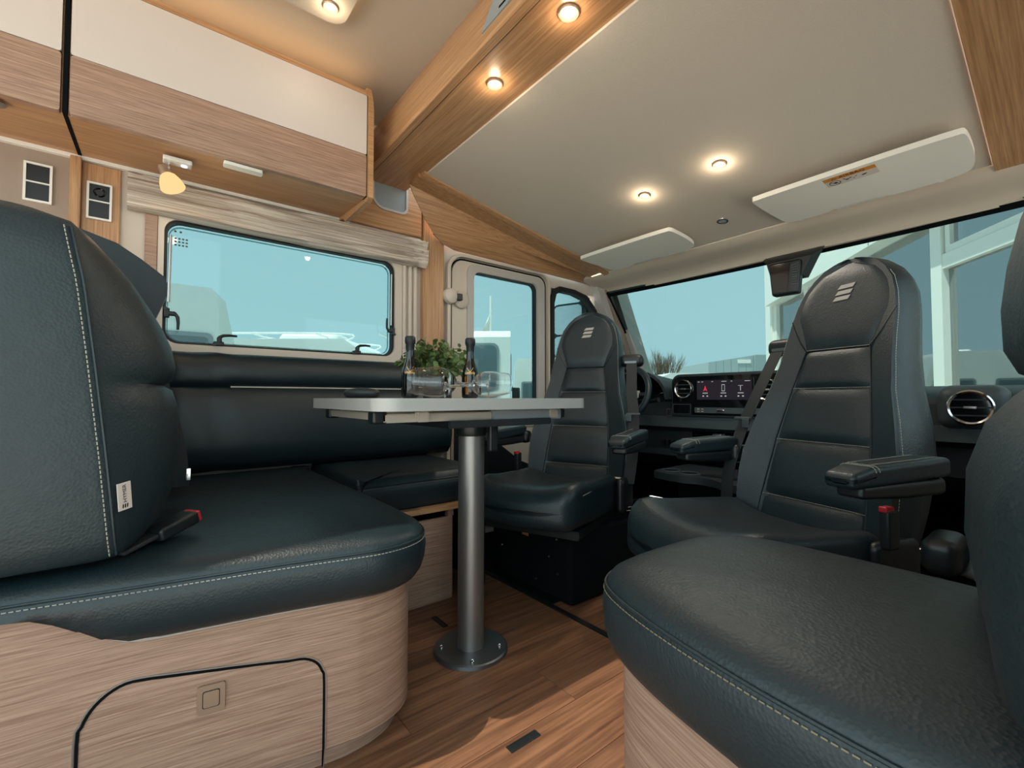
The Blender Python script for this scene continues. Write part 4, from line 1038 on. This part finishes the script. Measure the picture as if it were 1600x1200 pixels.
    for (x, z) in ((-.15, .20), (.16, .22), (.12, .15), (.165, .10), (.05, .05), (-.16, .12)): finish('bolt', lathe(B(), [(0, .005), (.004, .004), (.006, 0)], mat=pm @ axis_mat((x, -.1995, z), (0, -1, 0)), n=8), 'chrome', pd, local=True)
    # belt on the inner side
    s = side
    g = finish('belt_guide', softbox(B(), (s*.20, YF(.90)+.045, .885), (.10, .06, .055), .022, n=4), 'black_plastic', t, local=True)
    finish('belt_slot', box(B(), (s*.20-.026, YF(.9)+.012, .872), (s*.20+.026, YF(.9)+.0165, .882), .002), 'plate_metal', g, local=True)
    pth = spline([(s*.205, YF(.9)+.012, .872), (s*.222, YF(.75)-.015, .74), (s*.240, YF(.65)-.03, .64), (s*.248, YF(.5)-.045, .50), (s*.238, -.02, .385)], 7)
    bm = B(); loft(bm, [[p+Vector((-.0225, .002, 0)), p+Vector((.0225, .002, 0)), p+Vector((.0225, .0035, 0)), p+Vector((-.0225, .0035, 0))] for p in pth]); belt = finish('belt_webbing', bm, 'belt', t, local=True)
    tg_ = B(); softbox(tg_, (s*.240, YF(.66)-.036, .655), (.058, .012, .010), .004, n=2); softbox(tg_, (s*.222, YF(.64)-.038, .640), (.026, .004, .028), .0015, n=2)
    finish('belt_tongue', tg_, 'dash_grey', belt, local=True)
    finish('care_tag', box(B(), (s*.195-.012, -.040, .405), (s*.195+.014, -.012, .4065)), 'label_white', t, local=True)
    # buckle on the outer side
    bq = finish('buckle', softbox(B(), (-s*.238, -.05, .44), (.022, .036, .085), .006, n=2), 'black_plastic', t, local=True)
    finish('buckle_button', softbox(B(), (-s*.238, -.058, .483), (.018, .026, .012), .003, n=2), 'red_plastic', bq, local=True)
    return t
ds = seat('driver_seat', (-1.340, 1.390), R(22), 1, 'high-backed leather swivel seat in front of the cab door', ped=(-1.33, 1.33))
ps = seat('passenger_seat', (-.473, 1.360), R(-18.4), -1, 'large high-backed leather swivel seat in front of the windscreen', 1.08, .41, (.225, .295), (-.47, 1.36))
# lever with gaiter beside the passenger seat
hb = thing('park_lever', 'black lever with ribbed gaiter and grey end beside passenger seat', 'lever', (-.17, 1.13, .0))
finish('gaiter', lathe(B(), [(.0, .24)]+[(.022+.004*(k % 2)+.0006*k, .245+.010*k) for k in range(14)]+[(0, .39)], (-.172, 1.145, 0), 20), 'rubber', hb)
finish('lever_body', softbox(B(), (-.165, 1.155, .435), (.055, .12, .065), .02, n=3), 'black_plastic', hb)
finish('lever_end', lathe(B(), [(0, .05), (.022, .045), (.028, .02), (.03, 0)], mat=axis_mat((-.135, 1.165, .425), (.75, .2, -.35))), 'van_grey', hb)
finish('stand', box(B(), (-.20, 1.12, 0), (-.145, 1.17, .25), .01), 'black_plastic', hb)

# ================================================================ CAB
db = thing('dashboard', 'dark wide dashboard with screen and round vents below windscreen', 'dashboard', (-.88, 2.3, .3))
prof = [(2.84, .70), (2.84, .765), (2.45, .768), (2.22, .755), (2.13, .735), (2.09, .70), (2.085, .655), (2.075, .60), (2.10, .565), (2.14, .55), (2.14, .45), (2.2, .40), (2.3, .34), (2.6, .34)]
finish('body', bevel(prism(B(), prof, PX(-1.95), 0, 2.12), .008, 2), 'dash_dark', db)
cp = finish('centre_panel', bevel(prism(B(), rrect(-1.292, .632, -.765, .838, (.03, .045, .03, .02)), PY(2.085), -.06, .028), .006, 2), 'dash_dark', db)
gp = finish('gloss_panel', prism(B(), rrect(-1.285, .640, -.772, .826, (.025, .04, .025, .015)), PY(2.056), 0, .0025), 'black_gloss', cp)
sc = finish('screen', prism(B(), rrect(-1.158, .708, -.890, .812, .004, 2), PY(2.0535), 0, .004), 'black_gloss', cp)
finish('screen_image', prism(B(), rrect(-1.152, .713, -.896, .805, .002, 1), PY(2.0495), 0, .0006), 'screen_bg', sc)
SP = PY(2.0488)
bm = B(); prism(bm, [(-1.120, .752), (-1.110, .780), (-1.100, .752), (-1.110, .759)], SP, 0, .0004); finish('navigation_icon', bm, 'screen_red', sc)
bm = B(); ring(bm, rrect(-1.031, .752, -1.016, .784, .002, 2), rrect(-1.029, .755, -1.018, .781, .002, 2), SP, 0, .0004); finish('phone_icon', bm, 'screen_white', sc)
bm = B(); prism(bm, rrect(-.947, .754, -.944, .776, .001, 1), SP, 0, .0004); prism(bm, rrect(-.956, .776, -.934, .778, .0008, 1), SP, 0, .0004); finish('radio_icon', bm, 'screen_white', sc)
bm = B()
for cx in (-1.110, -1.023, -.945):
    prism(bm, rrect(cx-.013, .742, cx+.013, .746, .001, 1), SP, 0, .0004)
    for dx in (-.010, .010): prism(bm, rrect(cx+dx-.004, .727, cx+dx+.004, .733, .001, 1), SP, 0, .0004)
for cx, w_ in ((-1.142, .005), (-1.124, .005), (-1.075, .004), (-1.02, .012), (-.985, .004), (-.915, .012)): prism(bm, rrect(cx-w_, .796, cx+w_, .799, .0008, 1), SP, 0, .0004)
finish('screen_text', bm, 'screen_white', sc)
finish('control_bar', bevel(prism(B(), rrect(-1.165, .650, -.800, .676, .005, 2), PY(2.056), 0, .008), .002, 1), 'dash_grey', cp)
bm = B()
for cx in (-1.145, -1.125, -.915, -.895):
    for cz_ in (.657, .668): prism(bm, rrect(cx-.006, cz_-.002, cx+.006, cz_+.002, .0008, 1), PY(2.0478), 0, .0005)
finish('key_marks', bm, 'silver_print', cp)
finish('scroll_wheel', softbox(B(), (-1.035, 2.046, .663), (.036, .012, .010), .004, n=2), 'chrome', cp)
finish('cubby', bevel(ring(B(), rrect(-1.286, .640, -1.185, .692, .006, 2), rrect(-1.280, .645, -1.190, .687, .004, 2), PY(2.056), 0, .005), .001, 1), 'dash_dark', cp)
def vent(c, r, parent, dirv=(0, -1, 0)):
    m = axis_mat(c, dirv)
    v = finish('air_vent', lathe(B(), [(r*.82, .0), (r*.84, .008), (r*.93, .011), (r, .006), (r, -.004)], mat=m, n=40), 'chrome', parent)
    finish('vent_core', lathe(B(), [(0, .001), (r*.87, .001)], mat=m, n=32), 'black_gloss', v)
    bm = B()
    for k in (-.45, 0, .45):
        hw = r*.84*math.sqrt(1-k*k); q = box(B(), (-hw, k*r-.0025, .002), (hw, k*r+.0025, .006)); merge(bm, q, m)
    finish('vent_blade', bm, 'dash_dark', v)
    b2 = B(); softbox(b2, (0, 0, 0), (r*.55, r*.16, .006), .002, n=2, mat=m @ Matrix.Translation((0, 0, .008))); finish('vent_tab', b2, 'satin_metal', v)
vent((-1.222, 2.052, .765), .047, cp); vent((-.836, 2.052, .757), .047, cp)
finish('vent_pod', softbox(B(), (-.222, 2.11, .690), (.17, .14, .145), .04, n=4), 'dash_grey', db); vent((-.222, 2.036, .690), .056, db)
finish('trim_strip', bevel(prism(B(), rrect(-1.90, .575, .15, .628, .01, 2), PY(2.078), 0, .012), .004, 2), 'dash_grey', db)
bm = B()
for cx in (-1.085, -.895): softbox(bm, (cx, 2.115, .545), (.045, .03, .012), .004, n=2)
finish('temperature_knob', bm, 'satin_metal', db)
finish('climate_panel', box(B(), (-1.22, 2.12, .505), (-.75, 2.14, .565), .004), 'black_gloss', db)
bm = B()
for k in range(6): box(bm, (-1.40+k*.028, 2.118, .470), (-1.378+k*.028, 2.14, .500), .003)
finish('button_row', bm, 'black_plastic', db)
finish('lower_ledge', bevel(prism(B(), rrect(-1.55, .425, -.6, .455, .01, 2), PY(2.15), 0, .05), .006, 2), 'dash_dark', db)
# instrument binnacle
bn = B(); rows = []
for k in range(15):
    a = R(180*k/14); x = -1.505+.205*math.cos(a); z = .715+.155*math.sin(a)
    rows.append([Vector((x, 2.02+.02*math.sin(a), z)), Vector((x, 2.46, min(z, .80)+.0)), Vector((-1.505+(x+1.505)*.9, 2.46, .715+(min(z, .80)-.715)*.9)), Vector((-1.505+(x+1.505)*.92, 2.03, .715+(z-.715)*.92))])
loft(bn, rows); finish('binnacle_hood', bn, 'dash_dark', db, smooth=50)
finish('binnacle_face', prism(B(), [(-1.505+.20*math.cos(R(18*k)), .705+.14*math.sin(R(18*k))) for k in range(11)]+[(-1.68, .62), (-1.33, .62)], PY(2.16), 0, .01), 'black_matte', db)
gd_ = finish('dial', lathe(B(), [(0, .002), (.042, .002), (.045, .008), (.048, 0)], mat=axis_mat((-1.40, 2.145, .700), (0, -1, .25)), n=32), 'black_gloss', db)
finish('dial_rim', lathe(B(), [(.046, 0), (.047, .009), (.050, .009), (.050, 0)], mat=axis_mat((-1.40, 2.145, .700), (0, -1, .25)), n=32), 'chrome', gd_)
finish('light_switch', ring(B(), rrect(-1.325, .628, -1.295, .668, .006, 3), rrect(-1.321, .632, -1.299, .664, .004, 3), PY(2.066), 0, .006), 'satin_metal', db)
# steering wheel
sw = thing('steering_wheel', 'dark steering wheel peeking out behind the driver seat', 'steering wheel', (-1.42, 1.90, .72))
m = axis_mat((-1.500, 1.93, .735), (0, -1, .42))
bm = B(); tube(bm, [m @ Vector((.155*math.cos(R(10*k)), .155*math.sin(R(10*k)), 0)) for k in range(36)], .0165, 12, closed=True); finish('rim', bm, 'leather', sw)
bm = B()
for a in (0, 180, 270): tube(bm, [m @ Vector((0, 0, -.02)), m @ Vector((.15*math.cos(R(a)), .15*math.sin(R(a)), 0))], [.03, .014], 10)
finish('spokes', bm, 'black_plastic', sw)
finish('hub', lathe(B(), [(0, .012), (.03, .012), (.05, 0), (.052, -.03), (.03, -.05), (0, -.05)], mat=m, n=28), 'black_plastic', sw)
finish('key_pad', softbox(B(), (0, 0, 0), (.04, .04, .01), .004, n=2, mat=m @ Matrix.Translation((.09, 0, .01))), 'silver_print', sw)
finish('stalk', tube(B(), [(-1.46, 1.965, .70), (-1.34, 1.96, .705), (-1.300, 1.955, .712)], [.009, .010, .012], 10), 'black_plastic', sw)
# cup holder console
co = thing('centre_console', 'low dark console shelf with cup holders below dashboard', 'console', (-1.0, 1.95, .3))
pts = [(-1.24, 2.12), (-1.235, 1.83), (-1.215, 1.785), (-1.13, 1.765), (-1.05, 1.765), (-1.01, 1.785), (-.94, 1.78), (-.90, 1.755), (-.84, 1.725), (-.70, 1.72), (-.66, 1.75), (-.66, 2.12)]
finish('shelf', bevel(prism(B(), [tuple(p) for p in pts], PZ(.360), 0, .030), .010, 3), 'dash_dark', co)
for (x, y) in ((-1.175, 1.86), (-1.08, 1.85), (-.80, 1.82)):
    h_ = finish('cup_ring', lathe(B(), [(.036, .0), (.037, .004), (.043, .004), (.044, -.001)], (x, y, .390), 28), 'dash_grey', co)
    finish('cup_floor', lathe(B(), [(0, 0), (.0365, 0)], (x, y, .3905), 24), 'black_matte', h_)
finish('switch_block', box(B(), (-1.02, 1.83, .390), (-.87, 1.89, .395), .003), 'black_plastic', co)
finish('body', softbox(B(), (-.95, 2.08, .19), (.55, .22, .37), .04, n=3), 'black_matte', co)
# sun visors
def visor(x0, x1, y0, y1, label, sticker):
    c = ((x0+x1)/2, (y0+y1)/2, cz((y0+y1)/2)-.03)
    t = thing('sun_visor', label, 'sun visor', c, 0, 'white sun visors')
    P = lambda u, v, w: Vector((u, v, cz(v)-.006-.030*(y1-v)/(y1-y0)-w))
    L = x1-x0
    ol = [(x0, y0+.012), (x0+.015, y0), (x1-.02, y0), (x1, y0+.02), (x1-.004, y1-.05), (x1-.05, y1-.006), (x0+.62*L, y1), (x0+.58*L, y1-.022), (x0+.32*L, y1-.022), (x0+.29*L, y1-.004), (x0+.06*L, y1-.002), (x0+.035*L, y1-.03)]
    o = ccw(smoothloop(ol, 2))
    bm = B(); prism(bm, o, P, 0, .018); bevel(bm, .006, 2, 50)
    bd = finish('panel', bm, 'visor_white', t)
    bm = B()
    for u in (x0+.12*L, x1-.16*L): lathe(bm, [(0, .012), (.008, .01), (.009, 0)], mat=axis_mat(P(u, y1+.006, .004), (0, 0, -1)), n=10)
    finish('clip', bm, 'visor_white', t)
    finish('rear_flap', prism(B(), rrect(x0+.33*L, y1-.03, x0+.60*L, y1+.012, .006, 2), lambda u, v, w: Vector((u, v, cz(v)-.008-w)), 0, .006), 'white_plastic', t)
    if sticker:
        S = lambda u, v, w: P(u, v, .0182+w)
        sx0, sx1, sy0, sy1 = x0+.395*L, x0+.64*L, y0+.016, y0+.082
        st = finish('warning_label', prism(B(), rrect(sx0, sy0, sx1, sy1, .003, 2), S, 0, .0005), 'label_white', t, label='white and orange warning label reading AIRBAG')
        finish('orange_band', prism(B(), rrect(sx0, sy0, sx1, sy0+.024, .002, 2), S, .0005, .0009), 'orange_print', st)
        tbm = text_bm('AIRBAG', .021)
        for v in tbm.verts: v.co = S((sx0+sx1)/2+.008+v.co.x, sy0+.012-v.co.y, .0011+v.co.z)
        finish('label_word', tbm, 'ink', st)
        bm = B(); tri = lambda s_: [(sx0+.030-s_, sy0+.012+s_*.7), (sx0+.030+s_, sy0+.012+s_*.7), (sx0+.030, sy0+.012-s_)]
        ring(bm, tri(.008), tri(.0055), S, .0009, .0012); finish('warning_triangle', bm, 'ink', st)
        bm = B(); cx_, cy_ = sx0+.026, sy0+.045
        ring(bm, circ(cx_, cy_, .017, 24), circ(cx_, cy_, .0148, 24), S, .0009, .0012); prism(bm, [(cx_-.012, cy_-.009), (cx_-.010, cy_-.011), (cx_+.012, cy_+.009), (cx_+.010, cy_+.011)], S, .0009, .0012)
        prism(bm, circ(cx_+.002, cy_, .006, 8), S, .0009, .0012); finish('ban_sign', bm, 'ink', st)
        bm = B()
        for dx, dy, r_ in ((.055, .036, .004), (.062, .044, .006), (.072, .038, .0045), (.080, .048, .003), (.088, .038, .003), (.108, .045, .006), (.114, .042, .004)): prism(bm, circ(sx0+dx, sy0+dy, r_, 8, r_*.6), S, .0009, .0012)
        finish('pictogram', bm, 'ink', st)
visor(-1.70, -1.14, 1.815, 2.09, 'short white sun visor at left above driver seat', False)
visor(-.785, -.185, 1.805, 2.10, 'long white sun visor with airbag warning label at right', True)

# ================================================================ OUTSIDE
GZ = -.75
struct('ground', box(B(), (-60, -40, GZ-.1), (60, 80, GZ)), 'ground_grey', 0)
def van(name, label, loc, rot, L, W, H, nose=.9, wins=(), dome=None, rack=False, mat='van_white', windscreen=True, group='parked campers outside', tint='van_glass', rear=()):
    t = thing(name, label, 'camper van', (loc[0], loc[1], GZ), rot, group)
    h0 = .35
    prof = [(-L/2, h0), (L/2, h0), (L/2, h0+.75), (L/2-nose*.55, h0+1.05), (L/2-nose*1.15, H-.15), (L/2-nose*1.5, H), (-L/2+.12, H), (-L/2, H-.12)]
    P = lambda u, v, w: Vector((u, w, v))
    bm = B(); prism(bm, prof, P, -W/2, W/2); bevel(bm, .09, 4, 20); finish('body', bm, mat, t, local=True, smooth=40)
    if windscreen:
        a, b = Vector((L/2-nose*.55, 0, h0+1.07)), Vector((L/2-nose*1.12, 0, H-.22)); n = Vector((b.z-a.z, 0, a.x-b.x)).normalized()*.015
        bm = B(); loft(bm, [[p+n+Vector((0, s*W*.43, 0)) for s in (-1, 1)]+[p-n+Vector((0, s*W*.43, 0)) for s in (1, -1)] for p in (a, b)]); finish('windscreen', bm, tint, t, local=True)
    for (u0, v0, u1, v1) in wins:
        for s in (-1, 1):
            w_ = finish('window', bevel(prism(B(), rrect(u0, v0, u1, v1, .07), lambda u, v, w: Vector((u, s*(W/2+w), v)), -.02, .015), .006, 1), 'van_grey', t, local=True)
            finish('pane', prism(B(), rrect(u0+.05, v0+.05, u1-.05, v1-.05, .05), lambda u, v, w: Vector((u, s*(W/2+w), v)), .0, .018), tint, w_, local=True)
    for (u0, v0, u1, v1) in rear:
        w_ = finish('rear_window', bevel(prism(B(), rrect(u0, v0, u1, v1, .12), lambda u, v, w: Vector((-L/2-w, -u, v)), -.02, .015), .006, 1), 'van_grey', t, local=True)
        finish('pane', prism(B(), rrect(u0+.04, v0+.04, u1-.04, v1-.04, .10), lambda u, v, w: Vector((-L/2-w, -u, v)), 0, .018), tint, w_, local=True)
    if dome:
        for (u, du, dv, dh) in dome: finish('roof_dome', softbox(B(), (u, 0, H+dh/2-.01), (du, dv, dh), dh*.45, lambda p: (p.x*(1-.12*(p.z/dh+.5)), p.y*(1-.12*(p.z/dh+.5)), p.z), 4), 'van_white', t, local=True)
    if rack:
        bm = B()
        for s in (-1, 1): tube(bm, spline([(-L/2+.3, s*W*.40, H-.02), (-L/2+.45, s*W*.40, H+.12), (L/2-nose*1.7, s*W*.40, H+.12), (L/2-nose*1.55, s*W*.40, H-.02)], 5), .02, 8)
        for k in range(4): tube(bm, [(-L/2+.5+k*1.2, -W*.40, H+.12), (-L/2+.5+k*1.2, W*.40, H+.12)], .018, 8)
        finish('roof_rack', bm, 'van_white', t, local=True)
    for x in (-L/2+.9, L/2-.9):
        for s in (-1, 1): finish('wheel', lathe(B(), [(0, -.11), (.30, -.11), (.35, -.06), (.35, .06), (.30, .11), (0, .11)], mat=axis_mat((x, s*(W/2-.13), .35), (0, s, 0)), n=24), 'rubber', t, local=True)
    if windscreen:
        for s in (-1, 1): finish('mirror', softbox(B(), (L/2-nose*.8, s*(W/2+.14), h0+1.25), (.12, .22, .34), .05, n=2), 'black_plastic', t, local=True)
    finish('bumper', softbox(B(), (L/2-.02, 0, h0+.12), (.2, W*.96, .3), .08, n=2), 'van_grey', t, local=True)
    return t
van('camper_van', 'tall grey-white camper with steep windscreen at left of side window', (-7.6, -2.05), R(90), 6.4, 2.2, 2.80, .42, ((-1.6, 1.5, .2, 2.2), (.9, 1.5, 2.6, 2.25)))
van('camper_van', 'white camper roof with rack and dome seen through side window', (-10.2, 2.42), R(51.6), 4.4, 2.2, 2.58, .6, ((-1.5, 1.3, 0, 1.95),), ((.3, 1.3, .8, .24), (-.7, .4, .5, .14)), True, windscreen=False)
van('camper_van', 'pale van rear with tinted window seen through cab door', (-8.95, 5.78), R(141.6), 5.2, 2.0, 2.68, .7, ((-1.2, 1.75, .1, 2.4),), None, False, rear=((-.30, 1.45, .80, 2.45),))
van('caravan', 'low white caravan with rounded window right of the pale van', (-10.15, 9.85), R(51.6), 2.7, 2.2, 2.62, .5, ((-1.15, 1.25, -.35, 1.95), (.0, 1.25, .8, 1.95)), ((0, .6, .6, .12),), False, windscreen=False)
van('camper_van', 'white camper roof just above the dashboard edge', (-8.46, 15.1), R(231.6), 5.6, 2.1, 2.31, 1.0, ((-1.2, 1.3, .4, 1.9),))
# flag pole
fl = thing('flag_pole', 'pale flag hanging from a pole seen through cab door', 'flag', (-12.6, 9.06, GZ))
fx, fy_ = -12.6, 9.06
finish('pole', tube(B(), [(fx, fy_, GZ), (fx, fy_, 4.25)], [.06, .045], 10), 'van_white', fl)
bm = B(); rows = []
for k in range(13):
    z = 3.75-.12*k; w_ = .05+.34*math.sin(min(1, k/8)*1.5)*(1 if k < 9 else 1-(k-8)*.17)
    rows.append([Vector((fx, fy_+.02, z)), Vector((fx-w_*.5+.05*math.sin(k), fy_-.02-w_*.6, z-.15)), Vector((fx-w_-.06*math.cos(k*.9), fy_-.02-w_*1.2, z-.42)), Vector((fx-w_-.06*math.cos(k*.9)+.012, fy_-.02-w_*1.2, z-.42)), Vector((fx-w_*.5+.05*math.sin(k)+.012, fy_-.02-w_*.6, z-.15)), Vector((fx+.012, fy_+.02, z))])
loft(bm, rows); finish('cloth', bm, 'building_white', fl, smooth=60)
# side mirror of this vehicle
sm_ = thing('wing_mirror', 'large dark framed wing mirror outside the quarter window', 'mirror', (-2.38, 2.42, 1.02))
mt = frame_mat(Vector((-2.38, 2.42, 1.27)), (.95, .30, 0), (0, 0, 1))
def MP(u, v, w): return mt @ Vector((u, v, w))
finish('housing', bevel(prism(B(), rrect(-.13, -.25, .13, .16, .05), MP, -.09, -.002), .02, 3), 'black_plastic', sm_)
finish('mirror_glass', prism(B(), rrect(-.115, -.07, .115, .145, .035), MP, -.002, .002), 'chrome', sm_)
finish('mirror_glass', prism(B(), rrect(-.115, -.235, .115, -.085, .035), MP, -.002, .002), 'chrome', sm_)
finish('arm', tube(B(), [(-2.33, 2.50, 1.41), (-2.20, 2.49, 1.46), (-2.08, 2.42, 1.46), (-2.036, 2.40, 1.455)], .035, 10), 'black_plastic', sm_)
# bare tree
def tree(loc, H, label):
    t = thing('bare_tree', label, 'tree', loc); rnd = random.Random(5); bm = B()
    def br(p, d, l, r, n):
        q = p+d*l; tube(bm, [p, (p+q)/2+Vector((rnd.uniform(-.03, .03)*l, rnd.uniform(-.03, .03)*l, 0)), q], [r, r*.8, r*.6], 4, caps=False)
        if n:
            for _ in range(4): br(p.lerp(q, rnd.uniform(.45, 1)), (d+Vector((rnd.uniform(-.38, .38), rnd.uniform(-.38, .38), rnd.uniform(.2, .5)))).normalized(), l*rnd.uniform(.55, .8), r*.45, n-1)
    tr = B(); tube(tr, [(loc[0], loc[1], loc[2]), (loc[0], loc[1], loc[2]+H*.35)], [.25, .16], 8); finish('trunk', tr, 'twig', t)
    for _ in range(9): br(Vector((loc[0]+rnd.uniform(-.7, .7), loc[1]+rnd.uniform(-.7, .7), loc[2]+H*.2)), Vector((rnd.uniform(-.35, .35), rnd.uniform(-.35, .35), 1)).normalized(), H*.27, .07, 4)
    finish('branches', bm, 'twig', t, smooth=0, kind='stuff')
tree((-20.0, 30.2, GZ), 6.0, 'bare brown tree on the horizon beyond the steering wheel')
# warehouse
wh = thing('warehouse', 'low grey warehouse on the horizon above the dashboard', 'building', (-20.5, 47, GZ))
def WP(u, v, w): return Vector((-23.1+u*.6211-w*.7837, 43.3+u*.7837+w*.6211, GZ+v))
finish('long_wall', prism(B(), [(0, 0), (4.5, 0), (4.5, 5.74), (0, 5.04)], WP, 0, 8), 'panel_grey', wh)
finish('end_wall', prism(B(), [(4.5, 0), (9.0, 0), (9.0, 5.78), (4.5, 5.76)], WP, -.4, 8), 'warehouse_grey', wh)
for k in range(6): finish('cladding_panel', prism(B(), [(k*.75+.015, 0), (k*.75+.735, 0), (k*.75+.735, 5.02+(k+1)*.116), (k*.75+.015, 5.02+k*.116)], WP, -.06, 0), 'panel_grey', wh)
finish('sign', prism(B(), rrect(2.9, 4.95, 4.2, 5.32, .04, 1), WP, -.12, -.06), 'building_white', wh)
# showroom with glass front
sh = thing('glass_showroom', 'pale glass-fronted showroom building at right beyond windscreen', 'building', (-1.5, 11, GZ))
A0 = Vector((-4.36, 11.07, GZ)); du = Vector((.637, -.77, 0)).normalized(); dn = Vector((du.y, -du.x, 0))
def SH(u, v, w): return A0+du*u+dn*w+Vector((0, 0, v))
def shbox(nm, u0, u1, v0, v1, w0, w1, mat, parent=None):
    return finish(nm, prism(B(), [(u0, v0), (u1, v0), (u1, v1), (u0, v1)], SH, w0, w1), mat, parent or sh, smooth=0)
shbox('corner_column', -.10, .30, 0, 5.2, -.3, .12, 'building_white')
shbox('fascia', .30, 9.2, 3.52, 4.9, -.2, .25, 'building_white')
for k in range(3): shbox('fascia_joint', 2.2+k*2.2, 2.215+k*2.2, 3.53, 4.88, .25, .254, 'van_grey')
for u in (.30, 1.9, 3.5, 5.30, 6.95, 8.6):
    shbox('mullion', u, u+.17, 0, 3.52, -.08, .08, 'building_white')
for a, b in ((5.47, 6.95), (7.12, 8.6)):
    shbox('transom', a, b, 2.90, 3.06, -.06, .07, 'building_white')
    fr = finish('upper_frame', ring(B(), rrect(a+.02, 3.07, b-.02, 3.51, .01, 1), rrect(a+.09, 3.14, b-.09, 3.45, .01, 1), SH, -.05, .05), 'building_white', sh, smooth=0)
for a, b in ((.47, 1.9), (2.07, 3.5), (3.67, 5.30)): shbox('pane', a, b, .05, 3.5, -.01, .01, 'facade_glass')
for a, b in ((5.47, 6.95), (7.12, 8.6)):
    shbox('pane', a, b, .05, 2.9, -.01, .01, 'facade_glass'); shbox('pane', a, b, 3.1, 3.48, -.01, .01, 'facade_glass')
plain('showroom_ceiling', srgb(150, 168, 174), .7); plain('showroom_wall', srgb(170, 205, 200), .7); plain('showroom_floor', srgb(190, 196, 190), .5)
cl = shbox('inner_ceiling', .0, 9.2, 3.56, 3.62, -9, -.2, 'showroom_ceiling')
for k in range(20): shbox('ceiling_rib', .1, 9.1, 3.50, 3.56, -.6-k*.4, -.45-k*.4, 'showroom_ceiling', cl)
shbox('back_wall', .0, 9.2, 0, 3.56, -9.1, -9, 'showroom_wall'); shbox('inner_floor', .0, 9.2, -.0, .05, -9, -.1, 'showroom_floor')
for u, w in ((6.35, -.9), (6.9, -1.5), (4.6, -5.5), (7.7, -3.8)): shbox('inner_column', u, u+.18, .05, 3.5, w-.18, w, 'building_white')
shbox('door_leaf', 5.75, 5.79, .05, 2.85, -.7, -.06, 'building_white')
for u0, u1, w in ((2.6, 5.0, -3.2),):
    cv_ = finish('display_caravan', bevel(prism(B(), rrect(u0, .4, u1, 2.55, .2), SH, w-1.5, w), .05, 2), 'van_white', sh)
    finish('caravan_window', prism(B(), rrect(u0+1.3, 1.4, u1-.3, 2.1, .1), SH, w, w+.02), 'van_glass', cv_)
